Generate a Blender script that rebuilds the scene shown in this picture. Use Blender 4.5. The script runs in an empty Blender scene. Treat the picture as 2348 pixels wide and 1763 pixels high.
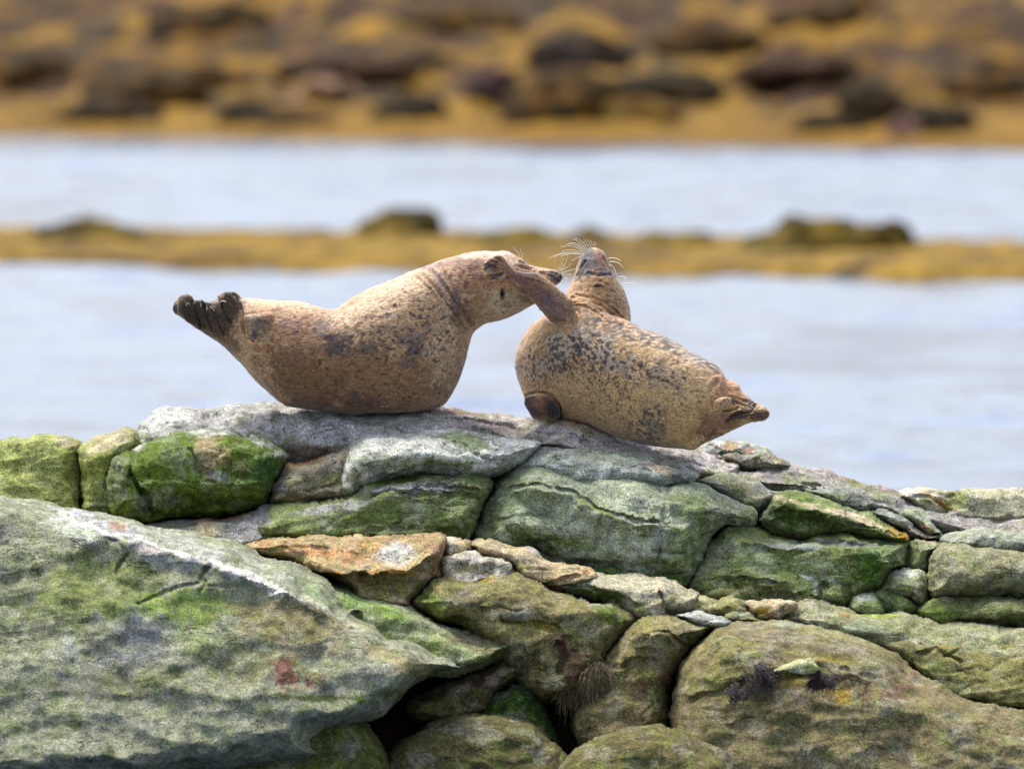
import bpy, math, random
import numpy as np
from mathutils import Vector, Matrix
C = bpy.context.scene
rng = np.random.default_rng(7)
random.seed(7)

# ------------------------------------------------------------------ camera
CAM_Y, CAM_H = -40.0, 3.4
FPX = 24000.0            # focal length in photograph pixels
HZ = -150.0              # horizon row of the photograph
PITCH = math.atan((881.5 - HZ) / FPX)
cam = bpy.data.cameras.new('camera')
cam.sensor_width = 36.0
cam.lens = 36.0 * FPX / 2348.0
cam.clip_start = 1.0
cam.clip_end = 3000.0
cam.dof.use_dof = True
cam.dof.focus_distance = 39.7
cam.dof.aperture_fstop = 3.2
co = bpy.data.objects.new('camera', cam)
C.collection.objects.link(co)
co.location = (0, CAM_Y, CAM_H)
co.rotation_euler = (math.pi / 2 - PITCH, 0, 0)
C.camera = co

# ------------------------------------------------------------------ sky, sun
SUN_EL, SUN_ROT = math.radians(64), math.radians(-35)   # high, from behind and a little left
w = bpy.data.worlds.new('World'); C.world = w; w.use_nodes = True
nt = w.node_tree; nt.nodes.clear()
out = nt.nodes.new('ShaderNodeOutputWorld'); bg = nt.nodes.new('ShaderNodeBackground')
sky = nt.nodes.new('ShaderNodeTexSky'); sky.sky_type = 'NISHITA'; sky.sun_disc = False
sky.sun_elevation = SUN_EL; sky.sun_rotation = SUN_ROT
sky.air_density = 1.0; sky.dust_density = 3.0; sky.ozone_density = 1.0
bg.inputs['Strength'].default_value = 0.115
hs = nt.nodes.new('ShaderNodeHueSaturation'); hs.inputs['Saturation'].default_value = .62; hs.inputs['Hue'].default_value = .515; nt.links.new(sky.outputs[0], hs.inputs['Color']); nt.links.new(hs.outputs[0], bg.inputs[0]); nt.links.new(bg.outputs[0], out.inputs[0])
sl = bpy.data.lights.new('sun', 'SUN'); sl.energy = 1.7; sl.angle = math.radians(18); sl.color = (1.0, 0.95, 0.87)
so = bpy.data.objects.new('sun', sl); C.collection.objects.link(so)
sd = Vector((math.sin(SUN_ROT) * math.cos(SUN_EL), math.cos(SUN_ROT) * math.cos(SUN_EL), math.sin(SUN_EL)))
so.rotation_euler = sd.to_track_quat('Z', 'Y').to_euler(); so.location = (0, 0, 30)
C.view_settings.view_transform = 'Standard'; C.view_settings.look = 'None'
C.view_settings.exposure = 1.4; C.view_settings.gamma = 1.0

# ------------------------------------------------------------------ mapping from photograph rows and columns to metres
cp, sp = math.cos(PITCH), math.sin(PITCH)
def W(px, py, Y):
    """point at depth Y (metres, away from the camera) that is seen at column px, row py"""
    px = np.asarray(px, float); py = np.asarray(py, float); Y = np.asarray(Y, float)
    u = (px - 1174.0) / FPX; v = (881.5 - py) / FPX
    dy = cp + v * sp; dz = -sp + v * cp
    t = (Y - CAM_Y) / dy
    return np.stack([u * t, Y + 0 * u, CAM_H + dz * t], -1)
def P2(V):
    x = V[:, 0]; y = V[:, 1] - CAM_Y; z = V[:, 2] - CAM_H
    d = y * cp - z * sp; h = y * sp + z * cp
    return 1174.0 + FPX * x / d, 881.5 - FPX * h / d

FR = {'A': (140, 900, 3.16), 'B': (800, 900, 3.16), 'C': (1500, 980, 3.16), 'D': (140, 1150, 3.16),
      'E': (800, 1200, 3.16), 'F': (1500, 1300, 3.16), 'M': (0, 0, 0.9421), 'G': (380, 560, 2.949),
      'S': (1040, 520, 2.9105), 'H': (1040, 520, 5.267), 'T': (1540, 820, 6.919), 'K': (380, 640, 7.373), 'O': (0, 0, 1.0)}
def pts(s):
    f = FR['O']; r = []
    for tok in s.split():
        if tok in FR: f = FR[tok]
        else:
            a, b = tok.split(','); r.append((f[0] + float(a) / f[2], f[1] + float(b) / f[2]))
    return np.array(r)

# ------------------------------------------------------------------ noise
_perm = rng.permutation(4096).astype(np.int64)
_grad = rng.normal(size=(4096, 3)); _grad /= np.linalg.norm(_grad, axis=1)[:, None]
def pn(p):
    pi = np.floor(p).astype(np.int64); f = p - pi; u = f * f * f * (f * (f * 6 - 15) + 10); r = 0
    for dx in (0, 1):
        for dy in (0, 1):
            for dz in (0, 1):
                h = _perm[(_perm[(_perm[(pi[:, 0] + dx) & 4095] + pi[:, 1] + dy) & 4095] + pi[:, 2] + dz) & 4095]
                g = _grad[h]; d = (f[:, 0] - dx) * g[:, 0] + (f[:, 1] - dy) * g[:, 1] + (f[:, 2] - dz) * g[:, 2]
                r = r + d * (u[:, 0] if dx else 1 - u[:, 0]) * (u[:, 1] if dy else 1 - u[:, 1]) * (u[:, 2] if dz else 1 - u[:, 2])
    return r * 1.6
def fbm(p, o=4, ridged=False, gain=0.5):
    r = 0; a = 1.0
    for i in range(o):
        n = pn(p * (2.03 ** i) + i * 17.3)
        if ridged: n = 0.5 - np.abs(n) * 1.6
        r = r + a * n; a *= gain
    return r
def sst(a, b, x):
    t = np.clip((x - a) / (b - a), 0, 1); return t * t * (3 - 2 * t)

# ------------------------------------------------------------------ outlines to solids
def smooth_poly(p, step=7.0, jit=0.0, seed=0):
    n = len(p); o = []
    for i in range(n):
        a, b, c, d = p[i - 1], p[i], p[(i + 1) % n], p[(i + 2) % n]
        k = max(2, int(np.linalg.norm(c - b) / step))
        t = (np.arange(k) / k)[:, None]
        o.append(0.5 * (2 * b + (c - a) * t + (2 * a - 5 * b + 4 * c - d) * t ** 2 + (3 * b - a - 3 * c + d) * t ** 3))
    o = np.concatenate(o)
    if jit:
        q = np.column_stack([o * 0.02, np.full(len(o), seed * 3.7)])
        o = o + np.column_stack([fbm(q, 3), fbm(q + 50, 3)]) * jit
    return o
def seg_dist(X, Y, p, closed=True):
    """distance, closest point, signed side to a polyline"""
    best = np.full(X.shape, 1e18); cx = np.zeros(X.shape); cy = np.zeros(X.shape); side = np.zeros(X.shape)
    n = len(p)
    for i in range(n if closed else n - 1):
        a = p[i]; b = p[(i + 1) % n]; d = b - a; L = d @ d + 1e-9
        t = np.clip(((X - a[0]) * d[0] + (Y - a[1]) * d[1]) / L, 0, 1)
        qx = a[0] + t * d[0]; qy = a[1] + t * d[1]; e = (X - qx) ** 2 + (Y - qy) ** 2
        m = e < best
        best[m] = e[m]; cx[m] = qx[m]; cy[m] = qy[m]
        s = (X - a[0]) * d[1] - (Y - a[1]) * d[0]
        side[m] = s[m]
    return np.sqrt(best), cx, cy, np.sign(side)
def inside(X, Y, p):
    r = np.zeros(X.shape, bool); n = len(p)
    for i in range(n):
        a = p[i]; b = p[(i + 1) % n]
        if a[1] == b[1]: continue
        r ^= ((a[1] > Y) != (b[1] > Y)) & (X < (b[0] - a[0]) * (Y - a[1]) / (b[1] - a[1]) + a[0])
    return r
def grid_of(poly, step):
    lo = poly.min(0) - step * 1.5; hi = poly.max(0) + step * 1.5
    X, Y = np.meshgrid(np.arange(lo[0], hi[0], step), np.arange(lo[1], hi[1], step))
    d, cx, cy, _ = seg_dist(X, Y, poly); ins = inside(X, Y, poly)
    return X, Y, np.where(ins, d, -d), cx, cy
def poisson(poly):
    """thickness (pixels) of a body of round section with this outline"""
    u = None
    for step in (24.0, 12.0, 6.0, 3.0):
        X, Y, s, _, _ = grid_of(poly, step)
        m = s > 0
        if u is None: v = np.zeros(X.shape)
        else:
            xi = np.clip((X - gx0) / gs, 0, u.shape[1] - 1.001); yi = np.clip((Y - gy0) / gs, 0, u.shape[0] - 1.001)
            i, j = yi.astype(int), xi.astype(int); fy, fx = yi - i, xi - j
            v = (u[i, j] * (1 - fy) * (1 - fx) + u[i + 1, j] * fy * (1 - fx) + u[i, j + 1] * (1 - fy) * fx + u[i + 1, j + 1] * fy * fx)
        v = v * m
        for k in range(260 if step > 3 else 60):
            w4 = np.zeros_like(v)
            w4[1:-1, 1:-1] = (v[:-2, 1:-1] + v[2:, 1:-1] + v[1:-1, :-2] + v[1:-1, 2:] + 2 * step * step) / 4
            v = w4 * m
        u = v; gx0, gy0, gs = X[0, 0], Y[0, 0], step
    # smooth ratio to the distance so that the rim is clean
    good = s > 2.2 * step
    if good.sum() < 12: good = s > 0.8 * step
    r = np.where(good, u / np.maximum(s, 1e-6), 0); wt = good.astype(float)
    for k in range(14):
        rs = r.copy(); ws = wt.copy()
        for a, b in ((0, 1), (0, -1), (1, 1), (1, -1)):
            rs += np.roll(r, b, a); ws += np.roll(wt, b, a)
        fill = (~good) & (ws > 0)
        r = np.where(fill, rs / np.maximum(ws, 1e-9), r); wt = np.where(fill, 1.0, wt)
    t = np.sqrt(np.maximum(s, 0) * r)
    return X, Y, s, t
def solid(poly, step, T=None, R=50.0, y0=0.0, tilt=0.0, shear=0.0, py0=None, px0=None, k=1.0, back=1.0, prof=2.0, creases=(), ledges=(), warp=0, seed=0):
    X, Y, s, cx, cy = grid_of(poly, step)
    if T is None:
        PX, PYY, ps, pt = poisson(poly)
        xi = np.clip((X - PX[0, 0]) / 3.0, 0, PX.shape[1] - 1.001); yi = np.clip((Y - PYY[0, 0]) / 3.0, 0, PX.shape[0] - 1.001)
        i, j = yi.astype(int), xi.astype(int); fy, fx = yi - i, xi - j
        t = (pt[i, j] * (1 - fy) * (1 - fx) + pt[i + 1, j] * fy * (1 - fx) + pt[i, j + 1] * (1 - fy) * fx + pt[i + 1, j + 1] * fy * fx)
        t = t * k / 600.0
    else:
        q = np.column_stack([X.ravel() / 170.0, Y.ravel() / 110.0, np.full(X.size, seed * 7.1)])
        rr = R * (1 + 0.45 * fbm(q, 3).reshape(X.shape))
        e = 1 - np.clip(s / rr, 0, 1)
        t = T * (1 - e ** prof) ** (1 / prof)
        t = t + min(0.045, 0.2 * T) * fbm(q + 31, 3).reshape(X.shape) * np.clip(s / 25, 0, 1)
        t = np.where(s > 0, np.maximum(t, 0), 0)
    m = s > 0
    cell = m[:-1, :-1] | m[1:, :-1] | m[:-1, 1:] | m[1:, 1:]
    use = np.zeros(m.shape, bool)
    use[:-1, :-1] |= cell; use[1:, :-1] |= cell; use[:-1, 1:] |= cell; use[1:, 1:] |= cell
    rim = use & (s <= 0.25 * step)
    VX = np.where(rim, cx, X); VY = np.where(rim, cy, Y); t = np.where(rim, 0, t)
    carve = np.zeros(X.shape)
    wx, wy = X, Y
    if warp:
        q = np.column_stack([X.ravel() / 40.0, Y.ravel() / 40.0, np.full(X.size, seed * 1.3)])
        wx = X + warp * fbm(q, 3).reshape(X.shape); wy = Y + warp * fbm(q + 9, 3).reshape(X.shape)
    for (pl, wd, am) in creases:
        d = seg_dist(wx, wy, pl, False)[0]; carve += am * np.exp(-(d / wd) ** 2)
    for (pl, L, am) in ledges:          # the right-hand side of the line (going along it) stands proud
        d, _, _, sg = seg_dist(wx, wy, pl, False)
        sd_ = d * sg
        carve -= am * np.where(sd_ > 0, np.exp(-(sd_ / L) ** 2), np.exp(-(sd_ / 3.0) ** 2))
    fid = -np.ones(m.shape, int); fid[use] = np.arange(use.sum()); nf = use.sum()
    bid = fid.copy(); bm_ = use & ~rim; bid[bm_] = nf + np.arange(bm_.sum())
    if py0 is None: py0 = poly[:, 1].mean()
    if px0 is None: px0 = poly[:, 0].mean()
    yc = y0 + tilt * (py0 - VY) / 600.0 + shear * (VX - px0) / 600.0
    tc = np.maximum(t - carve * (t > 0) * np.clip(s / 6.0, 0, 1), -0.02)
    Vf = W(VX[use], VY[use], (yc - np.where(rim, 0, tc))[use]); Vb = W(VX[bm_], VY[bm_], (yc + t * back)[bm_])
    V = np.concatenate([Vf, Vb])
    c = np.argwhere(cell); i, j = c[:, 0], c[:, 1]
    Ff = np.column_stack([fid[i, j], fid[i + 1, j], fid[i + 1, j + 1], fid[i, j + 1]])
    Fb = np.column_stack([bid[i, j], bid[i, j + 1], bid[i + 1, j + 1], bid[i + 1, j]])
    same = (Ff[:, 0] == Fb[:, 0]) & (Ff[:, 1] == Fb[:, 3]) & (Ff[:, 2] == Fb[:, 2]) & (Ff[:, 3] == Fb[:, 1])
    F = np.concatenate([Ff[~same], Fb[~same]])
    return V, F
def normals(V, F):
    n = np.cross(V[F[:, 2]] - V[F[:, 0]], V[F[:, 3]] - V[F[:, 1]]); N = np.zeros_like(V)
    for k in range(4): np.add.at(N, F[:, k], n)
    return N / (np.linalg.norm(N, axis=1)[:, None] + 1e-12)

# ------------------------------------------------------------------ objects
def make_mesh(name, V, F, mat, col=None, parent=None, loc=None, smooth=True):
    me = bpy.data.meshes.new(name)
    V = np.asarray(V, float); loc = np.zeros(3) if loc is None else np.asarray(loc, float)
    if isinstance(F, np.ndarray):
        k = F.shape[1]
        me.vertices.add(len(V)); me.vertices.foreach_set('co', (V - loc).ravel())
        me.loops.add(F.size); me.loops.foreach_set('vertex_index', F.ravel().astype(np.int32))
        me.polygons.add(len(F)); me.polygons.foreach_set('loop_start', np.arange(0, F.size, k, dtype=np.int32))
        me.update(calc_edges=True); me.validate()
    else:
        me.from_pydata([tuple(v) for v in V - loc], [], F)
    me.polygons.foreach_set('use_smooth', np.full(len(me.polygons), smooth))
    if col is not None and len(me.vertices) == len(col):
        a = me.color_attributes.new('tint', 'FLOAT_COLOR', 'POINT')
        a.data.foreach_set('color', np.column_stack([col, np.ones(len(col))]).ravel())
    me.materials.append(mat)
    o = bpy.data.objects.new(name, me); C.collection.objects.link(o)
    if parent: o.parent = parent; o.location = loc - np.array(parent.location)
    else: o.location = loc
    return o
def tag(o, label=None, cat=None, group=None, kind=None):
    for k, v in (('label', label), ('category', cat), ('group', group), ('kind', kind)):
        if v: o[k] = v
    return o
def srgb(*c):
    c = np.array(c, float) / 255.0
    return np.where(c <= 0.04045, c / 12.92, ((c + 0.055) / 1.055) ** 2.4)

# ------------------------------------------------------------------ materials
class NT:
    def __init__(s, name):
        s.m = bpy.data.materials.new(name); s.m.use_nodes = True; s.t = s.m.node_tree; s.t.nodes.clear()
        s.out = s.n('ShaderNodeOutputMaterial'); s.b = s.n('ShaderNodeBsdfPrincipled'); s.l(s.b.outputs[0], s.out.inputs[0])
    def n(s, t, **k):
        x = s.t.nodes.new(t)
        for a, b in k.items():
            if a in x.inputs: x.inputs[a].default_value = b
            else: setattr(x, a, b)
        return x
    def l(s, a, b): s.t.links.new(a, b)
    def noise(s, vec, scale, detail=4, rough=0.55):
        x = s.n('ShaderNodeTexNoise'); x.inputs['Scale'].default_value = scale; x.inputs['Detail'].default_value = detail
        x.inputs['Roughness'].default_value = rough; s.l(vec, x.inputs['Vector']); return x.outputs['Fac']
    def ramp(s, fac, stops):
        x = s.n('ShaderNodeValToRGB'); e = x.color_ramp.elements
        while len(e) < len(stops): e.new(0.5)
        for q, (p, c) in zip(e, stops): q.position = p; q.color = (*c, 1) if len(c) == 3 else c
        s.l(fac, x.inputs[0]); return x.outputs[0]
    def mul(s, a, b, fac=1.0, mode='MULTIPLY'):
        x = s.n('ShaderNodeMix', data_type='RGBA', blend_type=mode)
        if isinstance(fac, float): x.inputs[0].default_value = fac
        else: s.l(fac, x.inputs[0])
        for v, i in ((a, 6), (b, 7)):
            if isinstance(v, tuple): x.inputs[i].default_value = (*v, 1)
            else: s.l(v, x.inputs[i])
        return x.outputs[2]
    def bump(s, h, dist, strength=1.0, prev=None):
        x = s.n('ShaderNodeBump'); x.inputs['Distance'].default_value = dist; x.inputs['Strength'].default_value = strength
        s.l(h, x.inputs['Height'])
        if prev: s.l(prev, x.inputs['Normal'])
        return x.outputs[0]
def g3(v): return (v, v, v)
def rock_material():
    s = NT('weathered_rock'); geo = s.n('ShaderNodeTexCoord').outputs['Object']
    at = s.n('ShaderNodeAttribute'); at.attribute_name = 'tint'
    n1 = s.noise(geo, 130, 6, 0.74); n2 = s.noise(geo, 22, 5, 0.6); n3 = s.noise(geo, 260, 3, 0.7); n4 = s.noise(geo, 45, 6, .7)
    c = s.mul(at.outputs[0], s.ramp(n1, [(0.38, g3(.62)), (0.5, g3(1.22)), (0.62, g3(1.85))]))
    c = s.mul(c, s.ramp(n2, [(0.35, g3(.62)), (0.52, g3(1.0)), (0.66, g3(1.32))]))
    c = s.mul(c, s.ramp(n3, [(0.38, g3(.72)), (0.5, g3(1.0)), (0.62, g3(1.32))]))
    # pale crystals and dark pits
    pale = s.ramp(n4, [(0.60, g3(0)), (0.68, g3(.45))]); c = s.mul(c, (.50, .51, .47), pale, 'MIX')
    dark = s.ramp(s.noise(geo, 130, 4, .6), [(0.30, g3(.75)), (0.39, g3(0))]); c = s.mul(c, (.035, .038, .03), dark, 'MIX')
    # hairline cracks along the layers
    mp = s.n('ShaderNodeMapping'); mp.inputs['Rotation'].default_value = (0, math.radians(-9), 0); mp.inputs['Scale'].default_value = (.5, .8, 1.7); s.l(geo, mp.inputs[0])
    def crackline(scale, wd, lo):
        z = s.noise(mp.outputs[0], scale, 5, .55); mk = s.noise(geo, scale * .7, 2, .5)
        a = s.ramp(z, [(.5 - wd, g3(0)), (.5, g3(1)), (.5 + wd, g3(0))]); b = s.ramp(mk, [(lo, g3(0)), (lo + .06, g3(1))])
        return s.mul(a, b)
    k1 = crackline(5.5, .007, .50); k2 = crackline(17, .010, .54)
    c = s.mul(c, (.03, .03, .025), s.mul(k1, g3(.75)), 'MIX'); c = s.mul(c, (.04, .04, .03), s.mul(k2, g3(.5)), 'MIX')
    s.l(c, s.b.inputs['Base Color']); s.b.inputs['Roughness'].default_value = .82
    s.b.inputs['Specular IOR Level'].default_value = .12
    nb = s.bump(n2, 0.010, .5); nb = s.bump(n1, 0.006, .8, nb); nb = s.bump(n3, 0.003, .8, nb)
    inv = s.n('ShaderNodeInvert'); s.l(k1, inv.inputs['Color']); nb = s.bump(inv.outputs[0], .01, .8, nb)
    s.l(nb, s.b.inputs['Normal']); return s.m
def fur_material():
    s = NT('wet_fur'); geo = s.n('ShaderNodeTexCoord').outputs['Object']
    at = s.n('ShaderNodeAttribute'); at.attribute_name = 'tint'
    mp = s.n('ShaderNodeMapping'); mp.inputs['Rotation'].default_value = (0, math.radians(18), 0); mp.inputs['Scale'].default_value = (.45, 1, 1.3); s.l(geo, mp.inputs[0])
    v = mp.outputs[0]
    n1 = s.noise(v, 150, 5, .65); n2 = s.noise(v, 38, 6, .65); n3 = s.noise(v, 330, 2, .6)
    c = s.mul(at.outputs[0], s.ramp(n1, [(0.37, g3(.48)), (0.5, g3(1.0)), (0.64, g3(1.38))]))
    c = s.mul(c, s.ramp(n2, [(0.33, g3(.74)), (0.5, g3(1.0)), (0.68, g3(1.18))]))
    c = s.mul(c, s.ramp(n3, [(0.38, g3(.8)), (0.5, g3(1.0)), (0.62, g3(1.2))]))
    s.l(c, s.b.inputs['Base Color']); s.b.inputs['Roughness'].default_value = .52; s.b.inputs['Specular IOR Level'].default_value = .3
    s.b.inputs['Sheen Weight'].default_value = .25; s.b.inputs['Sheen Roughness'].default_value = .5
    nb = s.bump(n2, .006, .5); nb = s.bump(n1, .0035, .8, nb); nb = s.bump(n3, .0015, .6, nb)
    s.l(nb, s.b.inputs['Normal']); return s.m
def plain(name, c, rough=.6, scale=200, var=.25, spec=.4):
    s = NT(name); geo = s.n('ShaderNodeTexCoord').outputs['Object']; n = s.noise(geo, scale, 4)
    c_ = s.mul(tuple(c), s.ramp(n, [(0.3, g3(1 - var)), (0.7, g3(1 + var))]))
    s.l(c_, s.b.inputs['Base Color']); s.b.inputs['Roughness'].default_value = rough; s.b.inputs['Specular IOR Level'].default_value = spec
    return s.m
def shore_material():
    s = NT('wrack_covered_shore'); geo = s.n('ShaderNodeTexCoord').outputs['Object']
    at = s.n('ShaderNodeAttribute'); at.attribute_name = 'tint'
    n1 = s.noise(geo, 3.2, 6, .65); n2 = s.noise(geo, .9, 4, .6)
    c = s.mul(at.outputs[0], s.ramp(n1, [(0.35, g3(.5)), (0.5, g3(1.0)), (0.66, g3(1.45))]))
    c = s.mul(c, s.ramp(n2, [(0.35, g3(.75)), (0.65, g3(1.2))]))
    s.l(c, s.b.inputs['Base Color']); s.b.inputs['Roughness'].default_value = .7
    s.b.inputs['Specular IOR Level'].default_value = .05; s.l(s.bump(n1, .15, .8), s.b.inputs['Normal']); return s.m
def water_material():
    s = NT('rippled_sea'); geo = s.n('ShaderNodeTexCoord').outputs['Object']
    def mapped(sx, sy):
        m = s.n('ShaderNodeMapping'); m.inputs['Scale'].default_value = (sx, sy, 1); s.l(geo, m.inputs[0]); return m.outputs[0]
    n1 = s.noise(mapped(.9, 2.0), 1.0, 5, .6); n2 = s.noise(mapped(.12, .35), 1.0, 3, .5); n3 = s.noise(mapped(5, 8), 1.0, 3, .6)
    s.b.inputs['Base Color'].default_value = (.045, .075, .15, 1); s.b.inputs['Specular Tint'].default_value = (.48, .56, .92, 1)
    s.b.inputs['Roughness'].default_value = .12; s.b.inputs['IOR'].default_value = 1.333
    nb = s.bump(n3, .02, .5)
    s.l(nb, s.b.inputs['Normal']); return s.m
M_ROCK, M_FUR, M_SHORE, M_WATER = rock_material(), fur_material(), shore_material(), water_material()
M_WHISK = plain('whisker', (.85, .80, .66), .4, var=.05)
M_CLAWD = plain('dark_claw', (.035, .032, .035), .35); M_CLAWY = plain('horn_claw', (.45, .38, .20), .4)
M_NOSE = plain('nose_skin', (.03, .028, .03), .35)
M_WEED = plain('dark_red_weed', (.035, .020, .022), .55, 90, .5); M_WEEDO = plain('olive_weed', (.10, .075, .028), .55, 90, .5)

# ------------------------------------------------------------------ albedo patches
def paint(px, py, V, base, blobs, ns=1.0):
    col = np.tile(np.asarray(base, float), (len(px), 1))
    n1 = fbm(V * 5.5 * ns, 4, gain=.6); n2 = fbm(V * 24.0 * ns + 40, 3, gain=.6); n3 = fbm(V * 90.0 + 60, 2, gain=.7)
    for b in blobs:
        x, y, rx, ry, ang, c, al = b[:7]; nz = b[7] if len(b) > 7 else .55
        ca, sa = math.cos(math.radians(ang)), math.sin(math.radians(ang))
        dx = (px - x); dy = (py - y)
        if b[0] - 2.2 * max(rx, ry) > px.max() or b[0] + 2.2 * max(rx, ry) < px.min(): continue
        u = (dx * ca + dy * sa) / rx; v = (-dx * sa + dy * ca) / ry
        r = np.sqrt(u * u + v * v) + nz * n1 + nz * .7 * n2 + (.12 + .35 * nz) * n3
        wgt = al * (1 - sst(.5, 1.2, r))
        col = col * (1 - wgt[:, None]) + np.asarray(c) * wgt[:, None]
    return col

# ------------------------------------------------------------------ setting: water, shores, core of the ledge
gx = np.concatenate([-np.geomspace(900, 13, 20), np.linspace(-12, 12, 190), np.geomspace(13, 900, 20)])
gy = np.concatenate([[-60, -30, -10], np.linspace(0, 8, 12), np.arange(8.2, 128, .16), np.geomspace(135, 1500, 12)])
def sheet(gx, gy, fz):
    X, Y = np.meshgrid(gx, gy); Z = fz(X, Y); V = np.column_stack([X.ravel(), Y.ravel(), Z.ravel()])
    n, m = X.shape; i, j = np.meshgrid(np.arange(n - 1), np.arange(m - 1), indexing='ij'); a = (i * m + j).ravel()
    return V, np.column_stack([a, a + 1, a + m + 1, a + m])
def waves(X, Y):
    q = np.column_stack([X.ravel() * .8, Y.ravel() * 1.1, 0 * X.ravel()])
    big = pn(q * np.array([.55, .22, 1]) + 5).reshape(X.shape) + .6 * pn(q * np.array([.16, .09, 1]) + 25).reshape(X.shape)
    h = (fbm(q, 3, gain=.45).reshape(X.shape)) * (.036 + .032 * np.clip(big, -.6, 1)) + .02 * pn(q * .3 + 9).reshape(X.shape)
    return h * (1 - sst(11, 13, np.abs(X))) * sst(6, 12, Y) * (1 - sst(120, 127, Y))
V, F = sheet(gx, gy, waves)
tag(make_mesh('sea_water', V, F, M_WATER), kind='structure')

YEL, YEL2, OCH, DKB, DKG, MAR = srgb(142, 106, 24), srgb(122, 98, 32), srgb(96, 66, 20), srgb(54, 42, 24), srgb(44, 40, 28), srgb(60, 40, 26)
def row_y(py, h=0.0): return CAM_Y + (CAM_H - h) * FPX / (py - HZ)
YEL = srgb(128, 102, 36); OCH = srgb(100, 78, 32)
# reef: waterline rows 606 (left) .. 650 (right)
def reef_front(X):
    px = 1174 + X * FPX / 145.0
    return row_y(606 + (px - 150) * 44 / 2050.0)
def reef_z(X, Y):
    f = reef_front(X); q = np.column_stack([X.ravel() * .5, Y.ravel() * .5, 0 * X.ravel()]); n = fbm(q, 4).reshape(X.shape)
    n2 = fbm(q * 5, 3).reshape(X.shape)
    s = (Y - f + n * 1.2)
    return -0.5 + .62 * sst(-1.2, .5, s) * (1 - sst(10, 13.5, s)) + n * .07 * sst(0, 2, s) + n2 * .035 * sst(0, 1, s)
V, F = sheet(np.concatenate([np.linspace(-60, -9, 60), np.linspace(-8.8, 8.8, 300), np.linspace(9, 60, 60)]), np.linspace(60, 86, 160), reef_z)
q = fbm(V * np.array([.35, .5, 1]), 4); q2 = fbm(V * 1.6 + 9, 3)
k = sst(-.1, .5, q + .4 * q2)[:, None]
col = YEL * (1 - k) + OCH * k; k = sst(.28, .6, q2)[:, None]; col = col * (1 - k) + DKB * k
tag(make_mesh('reef', V, F, M_SHORE, col), kind='structure')
# far shore: waterline rows 308 (left) .. 345 (right)
def shore_front(X):
    px = 1174 + X * FPX / 215.0
    return row_y(308 + (px - 150) * 37 / 2050.0)
def shore_z(X, Y):
    f = shore_front(X); q = np.column_stack([X.ravel() * .22, Y.ravel() * .16, 0 * X.ravel()]); n = fbm(q, 4).reshape(X.shape); n2 = fbm(q * 5, 3).reshape(X.shape)
    s = Y - f + n * 1.0
    return -0.6 + .7 * sst(-1.5, .6, s) + np.maximum(s, 0) * .062 + .45 * n * sst(1, 12, s) + .16 * n2 * sst(.5, 6, s)
YEL, YEL2, OCH = srgb(122, 92, 26), srgb(106, 86, 34), srgb(88, 62, 24)
V, F = sheet(np.concatenate([np.linspace(-160, -16, 70), np.linspace(-15, 15, 260), np.linspace(16, 160, 70)]), np.concatenate([np.linspace(115, 200, 260), np.linspace(203, 420, 40)]), shore_z)
q = fbm(V * np.array([.28, .12, .5]) + 3, 4); q2 = fbm(V * np.array([.9, .4, 1]) + 9, 4)
k = sst(-.3, .15, q + .35 * q2)[:, None]; col = YEL * (1 - k) + OCH * k
k = sst(-.1, .25, q2 + .5 * q)[:, None]; col = col * (1 - k) + DKB * k
k = sst(.25, .5, fbm(V * np.array([.5, .2, 1]) + 70, 3))[:, None]; col = col * (1 - k) + MAR * k
k = (1 - sst(3.5, 8, V[:, 1] - shore_front(V[:, 0][None])[0] + 2.5 * q2))[:, None] * .85; col = col * (1 - k) + YEL * k
tag(make_mesh('shore', V, F, M_SHORE, col), kind='structure')

def lump(name, label, px, base_py, wpx, hpx, dist_y, c, cat='boulder', group=None, seed=1, depth=1.0):
    """rounded boulder far away, sized by what it covers"""
    sc = (dist_y - CAM_Y) / FPX; c0 = W(px, base_py, dist_y)
    n, m = 26, 40; th = np.linspace(0, math.pi, n); ph = np.linspace(0, 2 * math.pi, m, endpoint=False)
    T_, P_ = np.meshgrid(th, ph, indexing='ij')
    D = np.column_stack([(np.sin(T_) * np.cos(P_)).ravel(), (np.sin(T_) * np.sin(P_)).ravel(), np.cos(T_).ravel()])
    r = 1 + .28 * fbm(D * 1.3 + seed * 5.1, 4) + .06 * fbm(D * 7 + seed, 3)
    Vv = D * r[:, None] * np.array([wpx / 2 * sc, wpx / 2 * sc * depth, hpx * sc]) + c0
    i, j = np.meshgrid(np.arange(n - 1), np.arange(m), indexing='ij'); j2 = (j + 1) % m
    Fq = np.column_stack([(i * m + j).ravel(), ((i + 1) * m + j).ravel(), ((i + 1) * m + j2).ravel(), (i * m + j2).ravel()])
    q = fbm(Vv * 2.2 + seed, 3); kk = sst(-.2, .3, q)[:, None]
    colr = np.asarray(c[0]) * (1 - kk) + np.asarray(c[1]) * kk
    o = make_mesh(name, Vv, Fq, M_SHORE, colr, loc=c0)
    return tag(o, label, cat, group)
WDK, WDK2, WOC = srgb(66, 56, 22), srgb(50, 46, 22), srgb(98, 82, 28)
GR = 'seaweed covered rocks on the reef between the two strips of water'
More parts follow.
